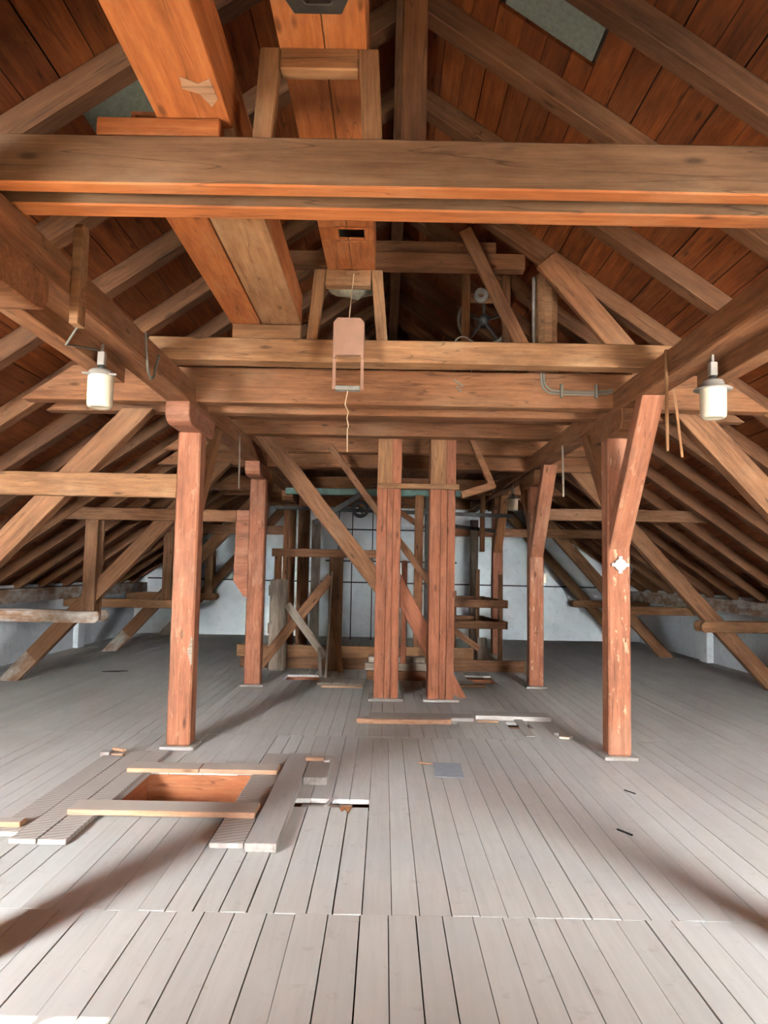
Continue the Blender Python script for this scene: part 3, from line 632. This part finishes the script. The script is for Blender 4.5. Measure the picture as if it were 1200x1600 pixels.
cx, cy, cz = 0.95, 7.2, 4.05
rim = tube('rim', [(cx + 0.25 * math.cos(a * math.pi / 16), cy, cz + 0.25 * math.sin(a * math.pi / 16)) for a in range(32)], 0.018, 'zinc', pw, closed=True)
for k in range(5):
    a = k * 2 * math.pi / 5 + 0.3; tube('spoke', [(cx, cy, cz), (cx + 0.245 * math.cos(a), cy, cz + 0.245 * math.sin(a))], 0.014, 'iron', rim)
lathe('hub', [(0, -0.08), (0.05, -0.08), (0.05, 0.08), (0, 0.08)], (cx, cy, cz), 'iron', pw, 16, 'Y')
for x in (0.72, 1.12): block('hanger_plank', (x, 7.085, 3.75), (x + 0.08, 7.14, 4.76 if x < 1 else 4.48), 'timber', pw)
block('hanger_bar', (0.805, 7.08, 4.2), (1.115, 7.13, 4.28), 'timber', pw)
lathe('shaft_collar', [(0.03, -0.03), (0.07, -0.03), (0.07, 0.03), (0.03, 0.03)], (0.9, 7.05, 4.25), 'zinc', pw, 16, 'Y')
tube('hoop', [(0.715, 6.2, 3.23)] + [(0.64 + 0.075 * math.cos(a * math.pi / 12), 6.2, 3.485 + 0.075 * math.sin(a * math.pi / 12)) for a in range(0, 13)] + [(0.565, 6.2, 3.23)], 0.006, 'zinc')
tag(D.objects['hoop'], 'thin metal hoop rising behind the waney-edged cross beam', 'hoop')

# clipped cables on the tie beam
cb = thing('cable_run', 'pair of grey cables clipped to the face of the broad tie beam', 'cable', (1.5, 6.1, 3.0))
for i, dz in enumerate((0.0, 0.022)):
    tube('cable', [(1.30 + dz, 6.122, 3.23), (1.30 + dz, 6.122, 3.16), (1.315 + dz, 6.122, 3.10 + dz), (1.36 + dz, 6.122, 3.065 + dz), (1.45, 6.122, 3.055 + dz), (1.70, 6.122, 3.052 + dz), (1.85, 6.122, 3.065 + dz), (1.9, 6.122, 3.08 + dz)], 0.009, 'cable', cb)
for x in (1.47, 1.76): block('clip', (x - 0.01, 6.10, 3.02), (x + 0.01, 6.129, 3.14), 'cable', cb, 0.003)
tube('tag_wire', [(0.56, 6.125, 3.16), (0.6, 6.12, 3.13), (0.64, 6.125, 3.11), (0.58, 6.12, 3.10), (0.62, 6.125, 3.06)], 0.007, 'cable')
tag(D.objects['tag_wire'], 'bent scrap of wire nailed to the broad tie beam', 'wire')

# ------------------------------------------------------------------ twin elevator legs
def leg(x0, x1, label):
    t = thing('elevator_leg', label, 'trunk', ((x0 + x1) / 2, 9.0, 0)); y0, y1 = 8.85, 9.15; w = (x1 - x0)
    n = 3; e = [x0, x0 + w * 0.42, x0 + w * 0.68, x1]
    for a, b in zip(e, e[1:]): block('front_board', (a + 0.003, y0, 0.03), (b - 0.003, y0 + 0.03, 2.565), 'leg', t, 0.003)
    block('upper_panel', (x0 + 0.005, y0 + 0.004, 2.57), (x0 + w * 0.62, y0 + 0.03, 4.25), 'pale', t, 0.003)
    block('upper_panel', (x0 + w * 0.62 + 0.002, y0, 2.57), (x1, y0 + 0.03, 4.25), 'leg', t, 0.003)
    for a, b in ((x0, x0 + 0.03), (x1 - 0.03, x1)): block('side_board', (a, y0 + 0.032, 0.03), (b, y1, 4.25), 'leg', t, 0.003)
    block('back_board', (x0 + 0.032, y1 - 0.03, 0.03), (x1 - 0.032, y1, 4.25), 'leg', t, 0.003)
    block('base_plate', (x0 - 0.06, y0 - 0.05, 0.002), (x1 + 0.06, y1 + 0.05, 0.03), 'dusty', t)
    return t
leg(-0.103, 0.188, 'board-cased elevator leg meeting the lower end of the broad diagonal plank')
leg(0.538, 0.848, 'board-cased elevator leg next to the slatted crate')
tag(block('batten', (-0.10, 8.79, 2.525), (0.885, 8.848, 2.585), 'pale'), 'thin batten nailed across both elevator legs', 'batten')
tag(beam('diagonal_plank', (-1.49, 8.625, 3.15), (-0.10, 8.95, 1.42), 0.06, 0.2, 'strut', n1=(1, 0, 0)), 'broad diagonal plank running down from the purlin to an elevator leg', 'plank')
tag(beam('diagonal_plank', (-0.73, 9.485, 3.13), (0.545, 9.12, 1.42), 0.04, 0.085, 'strut', n1=(1, 0, 0)), 'slim diagonal plank passing behind the elevator leg with the broad plank', 'plank')
tag(beam('knee_plank', (0.20, 9.17, 1.30), (0.92, 9.17, 0.0), 0.05, 0.2, 'leg', n0=(1, 0, 0), n1=(0, 0, 1)), 'steep reddish plank leaning between the feet of the elevator legs', 'plank')
tag(prism('elbow_timber', [(0.965, 3.12), (1.04, 3.12), (1.30, 2.55), (1.285, 2.52), (0.90, 2.40), (0.88, 2.48), (1.20, 2.585)], 1, 8.594, 8.66, 'timber'), 'bent elbow-shaped timber hanging beside the elevator leg next to the crate', 'timber')

# ------------------------------------------------------------------ machinery corner behind the legs
tag(block('kick_plank', (-2.2, 11.5, 0.002), (2.2, 11.56, 0.178), 'strut'), 'long plank standing on edge on the floor before the slatted crate', 'plank')
tag(block('kick_plank', (-2.26, 11.5, 0.18), (1.40, 11.56, 0.36), 'pale'), 'shorter plank on edge stacked on the long floor plank', 'plank')
gp = thing('stub_post', 'weathered grey stub post standing by the low cross brace', 'post', (-1.61, 11.3, 0))
block('shaft', (-1.73, 11.22, 0.002), (-1.48, 11.44, 1.37), 'grey', gp, 0.02)
block('tenon', (-1.68, 11.28, 1.37), (-1.58, 11.38, 1.72), 'timber', gp)
for z in (1.12, 0.55): block('wooden_peg', (-1.755, 11.27, z), (-1.73, 11.35, z + 0.16), 'grey', gp)
tag(block('head_rail', (-1.72, 11.24, 1.718), (-0.1, 11.36, 1.84), 'strut'), 'horizontal head rail on top of the grey stub post', 'beam')
tag(block('upright', (-0.84, 11.28, 0.002), (-0.63, 11.38, 1.72), 'strut'), 'upright plank carrying the far end of the head rail', 'plank')
tag(beam('cross_brace', (-1.86, 11.197, 0.07), (-0.80, 11.257, 1.42), 0.05, 0.15, 'strut'), 'sloping brace nailed across the grey stub post', 'brace')
tag(beam('cross_brace', (-1.46, 11.185, 1.0), (-0.86, 11.185, 0.22), 0.04, 0.12, 'grey'), 'grey sloping brace crossing behind the thin leaning stick', 'brace')
tag(beam('stick', (-0.80, 10.5, 0.006), (-0.79, 11.235, 1.5), 0.03, 0.03, 'grey'), 'long thin stick leaning against the upright plank', 'stick')
tag(beam('stick', (-0.87, 10.5, 0.010), (-0.95, 11.15, 0.36), 0.05, 0.03, 'grey'), 'short grey stick leaning beside the long thin stick', 'stick')
tag(beam('leaning_board', (-0.62, 11.10, 0.003), (-0.78, 11.262, 0.95), 0.10, 0.03, 'timber'), 'dark narrow board leaning at the foot of the upright plank', 'board')
tag(block('machine_post', (-1.56, 13.2, 0.002), (-1.36, 13.36, 2.9), 'timber'), 'dark reddish machine post behind the head rail', 'post')
tag(block('machine_post', (-1.74, 12.62, 0.002), (-1.66, 12.72, 2.6), 'timber'), 'narrow dark machine post behind the grey stub post', 'post')
tag(block('machine_post', (-1.36, 13.7, 0.002), (-1.2, 13.85, 2.45), 'grey'), 'weathered grey machine post beside the dark reddish one', 'post')
tag(block('machine_post', (0.50, 12.3, 0.002), (0.64, 12.42, 2.802), 'timber'), 'dark machine post seen between the elevator legs', 'post')
tag(block('machine_post', (0.69, 12.625, 0.002), (0.76, 12.725, 2.9), 'iron'), 'thin black iron machine post beside the elevator legs', 'post')
tag(block('machine_post', (1.60, 13.7, 0.002), (1.74, 13.85, 2.5), 'grey'), 'weathered grey machine post behind the slatted crate', 'post')
tag(block('machine_post', (1.72, 13.25, 1.9), (1.80, 13.35, 2.94), 'timber'), 'short dark hanging post above the grey machine post', 'post')
tag(block('upright', (0.25, 10.495, 0.233), (0.33, 10.552, 1.68), 'leg'), 'narrow upright slat between the elevator legs', 'slat')
tag(beam('sloping_board', (-0.30, 12.2, 0.1), (0.4, 12.2, 0.1), 0.5, 0.1, 'dark'), 'dark low casing on the floor between the elevator legs', 'box')
gb = tag(block('shaft_beam', (-1.7, 12.4, 2.80), (1.3, 12.55, 2.902), 'green'), 'green painted shaft beam behind the elevator legs', 'beam')
tag(beam('line_shaft', (-1.9, 12.6, 2.58), (2.2, 12.6, 2.50), 0.06, 0.06, 'iron'), 'black iron line shaft below the green beam', 'shaft')
tag(beam('machine_brace', (-1.2, 12.38, 2.30), (-0.42, 12.38, 2.81), 0.06, 0.09, 'iron'), 'dark sloping arm below the green beam', 'brace')
tag(beam('machine_brace', (0.1, 12.45, 2.62), (0.66, 12.45, 2.25), 0.06, 0.09, 'timber'), 'dark sloping arm between the elevator legs', 'brace')
tag(beam('machine_brace', (0.74, 12.63, 2.36), (2.12, 13.86, 2.30), 0.06, 0.06, 'iron'), 'black sloping rod above the slatted crate', 'rod')
bw = thing('belt_wheel', 'black belt wheel hanging under the green beam', 'wheel', (-0.42, 12.3, 2.55))
rim = tube('rim', [(-0.42 + 0.12 * math.cos(a * math.pi / 12), 12.3, 2.55 + 0.12 * math.sin(a * math.pi / 12)) for a in range(24)], 0.03, 'black', bw, closed=True)
for k in range(4): tube('spoke', [(-0.42, 12.3, 2.55), (-0.42 + 0.12 * math.cos(k * 1.571 + 0.4), 12.3, 2.55 + 0.12 * math.sin(k * 1.571 + 0.4))], 0.012, 'iron', rim)
lathe('hub', [(0, -0.30), (0.03, -0.30), (0.03, 0.1), (0, 0.1)], (-0.42, 12.3, 2.55), 'iron', bw, 12, 'Y')
fr = thing('wall_frame', 'thin black iron frame of rods before the gable wall', 'frame', (-0.6, 16.3, 0))
for x in (-1.02, -0.72, -0.27, 1.18): beam('rod', (x, 16.3, 0.0), (x, 16.3, 2.9), 0.022, 0.022, 'black', fr, bev=0)
for z in (1.72, 2.42): beam('rod', (-1.3, 16.33, z), (1.6, 16.33, z), 0.03, 0.03, 'black', fr, bev=0)
tag(beam('wall_pipe', (XL + 0.3, 16.96, 1.26), (XR - 0.3, 16.96, 1.22), 0.03, 0.03, 'iron', bev=0), 'thin dark pipe running along the gable wall', 'pipe')
dk = thing('shade_deck', 'added dark plank deck blocking light over the far cross beams above the machinery', 'deck', (0.1, 13.6, 3.29))  # added deck, blocks light so the upper rear goes black
for i in range(16):
    xx = -1.95 + i * 0.262
    block('shade_deck_board', (xx, 10.45, 3.278), (xx + 0.255, 16.9, 3.304), 'timber', dk, 0)
# slatted crate
cr = thing('slatted_crate', 'open slatted wooden crate with upright corner posts', 'crate', (1.55, 12.3, 0))
for x, y, h in [(1.14, 12.0, 1.18), (1.9, 12.0, 1.5), (1.62, 12.75, 1.58), (1.24, 12.95, 1.2)]: block('corner_post', (x - 0.035, y + 0.03, 0.002), (x + 0.035, y + 0.09, h), 'strut', cr)
block('post_block', (1.60, 12.6, 0.002), (1.76, 12.72, 0.42), 'grey', cr)
for z in (0.96, 0.62):
    block('slat', (1.05, 12.0, z), (1.99, 12.028, z + 0.125), 'strut', cr)
    block('slat', (1.12, 12.92, z + 0.03), (1.76, 12.948, z + 0.155), 'strut', cr)
    beam('slat', (2.0, 11.98, z + 0.06), (1.72, 12.93, z + 0.09), 0.028, 0.125, 'strut', cr)
beam('slat', (1.1, 11.97, 0.62), (1.55, 11.97, 0.30), 0.025, 0.10, 'strut', cr)
# stacked boards at the foot of the legs
for i, (x0, x1, y0, y1, z, h, m) in enumerate([(-0.22, 0.62, 10.45, 10.62, 0.002, 0.13, 'timber'), (-0.25, 0.62, 10.50, 10.66, 0.134, 0.10, 'grey'), (-0.20, 0.60, 10.55, 10.68, 0.236, 0.08, 'grey')]):
    tag(block('stacked_board', (x0, y0, z), (x1, y1, z + h), m), ['lowest', 'middle', 'topmost'][i] + ' board of the stack at the foot of the elevator legs', 'board')
for i, (x0, x1, y0, y1) in enumerate([(-0.86, -0.66, 9.9, 10.35), (-0.655, -0.45, 9.92, 10.37), (-0.445, -0.24, 9.88, 10.35)]):
    tag(block('loose_board', (x0, y0, 0.003), (x1, y1, 0.04), 'grey', rz=0.03 * (i - 1)), 'short grey board lying flat beside the board stack', 'board', 'short boards beside the stack')
tag(block('loose_board', (-0.80, 9.72, 0.003), (-0.25, 9.80, 0.035), 'fresh'), 'pale narrow offcut lying before the short grey boards', 'offcut')
tag(block('loose_board', (0.92, 9.95, 0.003), (1.38, 10.08, 0.03), 'pale', rz=0.08), 'pale board lying by the floor hole next to the slatted crate', 'board')

# ------------------------------------------------------------------ loose timber in the foreground
PL = [('saw_marked_board', (-2.215, 4.30, 0.003), (-2.05, 6.02, 0.028), 'saw', 'rippled saw-marked board on the floor, outermost of the three beside the hatch'),
      ('saw_marked_board', (-2.045, 4.19, 0.003), (-1.895, 6.18, 0.030), 'saw', 'rippled saw-marked board on the floor, middle of the three beside the hatch'),
      ('saw_marked_board', (-1.89, 4.185, 0.003), (-1.735, 6.15, 0.032), 'saw', 'rippled saw-marked board on the floor, bordering the hatch opening'),
      ('saw_marked_board', (-0.935, 4.18, 0.003), (-0.745, 6.16, 0.032), 'saw', 'single rippled saw-marked board between the hatch and the thick plain board'),
      ('thick_board', (-0.735, 4.13, 0.003), (-0.56, 6.10, 0.052), 'dusty', 'thick plain dusty board lying along the hatch boards'),
      ('short_board', (-0.555, 5.40, 0.003), (-0.385, 6.02, 0.058), 'dusty', 'short thick dusty board beside the thick plain board'),
      ('hatch_board', (-1.895, 4.58, 0.034), (-0.757, 4.775, 0.068), 'fresh', 'long dusty board bridging the front of the hatch opening'),
      ('hatch_board', (-1.86, 5.52, 0.034), (-1.335, 5.70, 0.066), 'fresh', 'shorter board bridging the back of the hatch beside the saw-marked trio'),
      ('hatch_board', (-1.328, 5.53, 0.034), (-0.76, 5.71, 0.066), 'fresh', 'shorter board bridging the back of the hatch beside the single saw-marked board'),
      ('wood_offcut', (-0.585, 5.84, 0.059), (-0.44, 5.91, 0.085), 'fresh', 'pale offcut resting on the short thick board'),
      ('wood_offcut', (-0.44, 5.80, 0.059), (-0.39, 5.88, 0.078), 'dusty', 'tiny dusty offcut beside the pale offcut'),
      ('wood_offcut', (-2.30, 4.36, 0.031), (-2.07, 4.44, 0.062), 'fresh', 'pale offcut lying on the outermost saw-marked board'),
      ('wood_offcut', (-2.17, 6.04, 0.003), (-2.07, 6.09, 0.035), 'fresh', 'lower offcut of the small heap at the end of the saw-marked boards'),
      ('wood_offcut', (-2.26, 6.05, 0.003), (-2.185, 6.13, 0.045), 'dusty', 'squat dusty offcut of the small heap at the end of the saw-marked boards')]
for nm, lo, hi, m, lb in PL:
    o = tag(block(nm, lo, hi, m, bev=0.003, rz=random.uniform(-0.006, 0.006)), lb, 'board' if 'board' in nm else 'offcut')
tag(block('wood_offcut', (-2.18, 6.07, 0.048), (-2.06, 6.11, 0.07), 'fresh', rz=-0.5), 'slanted offcut on top of the small heap', 'offcut')
def splinter(name, pts, z0, z1, m, label):
    return tag(prism(name, pts, 2, z0, z1, m, bev=0.002), label, 'splinter')
splinter('broken_board', [(-0.53, 5.00), (-0.40, 5.02), (-0.36, 5.00), (-0.30, 5.015), (-0.2, 4.99), (-0.185, 5.08), (-0.52, 5.085)], -0.055, -0.03, 'fresh', 'splintered pale board showing in the slot beside the thick board')
splinter('wood_splinter', [(-0.37, 4.93), (-0.33, 5.09), (-0.30, 5.10), (-0.34, 4.94)], 0.003, 0.012, 'dusty', 'grey splinter lying across the slot')
splinter('wood_splinter', [(-0.26, 4.90), (-0.245, 4.83), (-0.225, 4.89), (-0.20, 4.80), (-0.185, 4.93), (-0.25, 4.945)], 0.001, 0.006, 'chute', 'ragged orange splinter at the end of the slot')
tag(prism('rotten_beam', [(-0.26, 7.56), (-0.1, 7.53), (0.4, 7.54), (0.7, 7.57), (0.72, 7.68), (-0.15, 7.69)], 2, 0.002, 0.05, 'fresh', bev=0.008), 'broken orange-edged beam lying across the floor before the elevator legs', 'beam')
tag(block('loose_board', (-0.13, 7.72, 0.003), (0.95, 7.95, 0.04), 'dusty'), 'dusty board lying beside the broken orange-edged beam', 'board')
tag(block('loose_board', (0.985, 7.80, 0.003), (1.77, 8.05, 0.05), 'dusty', rz=-0.05), 'dusty board lying end to end with the one beside the broken beam', 'board')
tag(block('wood_offcut', (0.98, 7.70, 0.003), (1.2, 7.76, 0.02), 'fresh', rz=-0.05), 'flat pale offcut in front of the dusty boards', 'offcut')
tag(beam('loose_lath', (1.42, 7.80, 0.016), (1.40, 7.05, 0.010), 0.09, 0.012, 'dusty'), 'lifted slat below the dusty boards beside a dark gap', 'slat')
tag(prism('plaster_lump', [(1.66, 7.02), (1.75, 6.99), (1.80, 7.06), (1.70, 7.10)], 2, 0.002, 0.025, 'cream', bev=0.006), 'pale plaster lump on the floor near the junction box post', 'lump')
tag(prism('plaster_lump', [(1.64, 7.14), (1.68, 7.11), (1.70, 7.2), (1.66, 7.24)], 2, 0.002, 0.035, 'dusty', bev=0.006), 'grey plaster lump beside the pale one', 'lump')
tag(prism('metal_sheet', [(0.41, 5.67), (0.63, 5.64), (0.64, 6.06), (0.42, 6.08)], 2, 0.003, 0.007, 'sheet', bev=0.001), 'flat blue-grey sheet lying on the floorboards', 'sheet')
tag(beam('stick', (0.30, 6.06, 0.008), (0.415, 6.02, 0.008), 0.018, 0.012, 'fresh'), 'tiny pale stick pointing at the blue-grey sheet', 'stick')
tag(beam('twig', (1.44, 4.60, 0.006), (1.50, 4.50, 0.006), 0.012, 0.01, 'black'), 'small black twig on the open floor', 'twig')
tag(beam('twig', (1.75, 5.42, 0.005), (1.80, 5.33, 0.005), 0.008, 0.008, 'iron'), 'thin dark sliver on the floor near the junction box post', 'sliver')
tag(prism('dark_scrap', [(-4.05, 10.75), (-3.9, 10.85), (-3.7, 10.88), (-3.82, 10.78)], 2, 0.003, 0.012, 'black', bev=0.002), 'dark scrap lying on the floor near the hanging planks', 'scrap')

# ------------------------------------------------------------------ lamps
def lamp(x, y, zt, label, pointed):
    t = thing('pendant_lamp', label, 'lamp', (x, y, zt))
    block('hook', (x - 0.008, y - 0.008, zt - 0.05), (x + 0.008, y + 0.008, zt), 'zinc', t, 0.002)
    block('socket_block', (x - 0.022, y - 0.022, zt - 0.135), (x + 0.022, y + 0.022, zt - 0.05), 'zinc', t, 0.004)
    lathe('neck', [(0.0, 0), (0.022, 0), (0.022, -0.03), (0.0, -0.03)], (x, y, zt - 0.135), 'iron', t, 16)
    zc_ = zt - 0.165
    if pointed:
        cp = lathe('cap', [(0, 0), (0.06, 0), (0.075, -0.012), (0.078, -0.035), (0.0, -0.035)], (x, y, zc_), 'zinc', t, 24)
        for k in range(3):
            a = k * 2.094 - 0.35
            c, s = math.cos(a), math.sin(a)
            pts = [(x + 0.06 * math.cos(a - 0.55), y + 0.06 * math.sin(a - 0.55)), (x + 0.118 * c, y + 0.118 * s), (x + 0.06 * math.cos(a + 0.55), y + 0.06 * math.sin(a + 0.55))]
            prism('lug', pts, 2, zc_ - 0.04, zc_ - 0.028, 'zinc', cp, 0.002)
    else:
        lathe('cap', [(0, 0), (0.058, 0), (0.064, -0.012), (0.066, -0.03), (0.11, -0.05), (0.114, -0.056), (0.0, -0.05)], (x, y, zc_), 'zinc', t, 28)
    zg = zc_ - 0.036
    lathe('glass_shade', [(0.0, 0), (0.074, 0), (0.078, -0.01), (0.076, -0.17), (0.073, -0.188), (0.062, -0.198), (0.05, -0.194), (0.0, -0.192)], (x, y, zg), 'opal', t, 32)
lamp(-1.76, 4.44, 2.902, 'white opal jar lamp with a pointed metal cap, hung under a purlin', True)
lamp(1.99, 4.43, 2.902, 'white opal jar lamp with a round metal cap, hung under a purlin', False)
lamp(2.0, 11.5, 2.902, 'small white opal jar lamp hanging beyond the paint-chipped post', False)
tube('lamp_wire', [(-1.60, 3.70, 2.765), (-1.70, 3.8, 2.70), (-1.75, 4.1, 2.78), (-1.76, 4.40, 2.85)], 0.006, 'cable'); tag(D.objects['lamp_wire'], 'thin grey wire leading to the pointed-cap lamp', 'wire')
# junction box
jb = thing('junction_box', 'white junction box with stub outlets on the worn post', 'junction box', (2.0, 6.275, 1.62))
lathe('body', [(0, 0.05), (0.042, 0.05), (0.05, 0.04), (0.05, 0.0), (0, 0.0)], (2.0, 6.282, 1.625), 'cream', jb, 24, 'Y')
for k in range(4):
    a = k * math.pi / 2; c, s = math.cos(a), math.sin(a)
    beam('outlet', (2.0 + 0.046 * c, 6.255, 1.625 + 0.046 * s), (2.0 + 0.072 * c, 6.255, 1.625 + 0.072 * s), 0.03, 0.028, 'cream', jb, up=(0, 1, 0), bev=0.003)
tube('cable', [(2.07, 6.255, 1.625), (2.09, 6.255, 1.622), (2.106, 6.27, 1.60), (2.106, 6.33, 1.54), (2.104, 6.38, 1.4), (2.104, 6.38, 1.1)], 0.006, 'black', jb)
block('cable_clip', (2.096, 6.36, 1.36), (2.116, 6.40, 1.40), 'cream', jb, 0.003)
sb = thing('switch_box', 'small cream switch box on the side of the paint-chipped post', 'switch', (2.17, 10.0, 1.45))
block('body', (2.152, 10.0, 1.40), (2.196, 10.08, 1.53), 'cream', sb, 0.006)
block('lever', (2.17, 9.985, 1.44), (2.185, 10.0, 1.47), 'cream', sb, 0.003)
# bits hanging from the purlins
tag(prism('cleat_board', [(3.63, 2.76), (3.63, 3.26), (3.65, 3.29), (3.70, 3.29), (3.72, 3.26), (3.72, 2.76)], 0, -1.618, -1.57, 'pale', bev=0.004), 'weathered vertical cleat board nailed to the purlin near the pointed-cap lamp', 'board')
tube('strap_loop', [(-1.612, 4.78, 3.09), (-1.612, 4.80, 2.98), (-1.612, 4.86, 2.84), (-1.612, 4.92, 2.81), (-1.612, 4.98, 2.84), (-1.612, 5.05, 2.98), (-1.612, 5.08, 3.02)], 0.009, 'cable'); tag(D.objects['strap_loop'], 'drooping strap loop hung on the purlin beyond the pointed-cap lamp', 'strap')
tag(beam('lath', (1.895, 4.92, 3.08), (1.895, 4.92, 2.38), 0.02, 0.02, 'pale'), 'thin lath hanging down beside the round-cap lamp', 'lath')
tag(beam('lath', (2.102, 5.32, 2.93), (2.15, 5.30, 2.40), 0.018, 0.018, 'pale'), 'tilted thin lath hanging behind the purlin near the round-capped lamp', 'lath')
tag(beam('lath', (-1.614, 8.0, 3.0), (-1.606, 8.0, 2.4), 0.016, 0.016, 'grey'), 'thin lath hanging from the purlin beyond the scraped-patch post', 'lath')
tag(beam('lath', (1.895, 7.85, 2.92), (1.905, 7.85, 2.36), 0.018, 0.018, 'grey'), 'thin lath hanging from the purlin beyond the junction box post', 'lath')
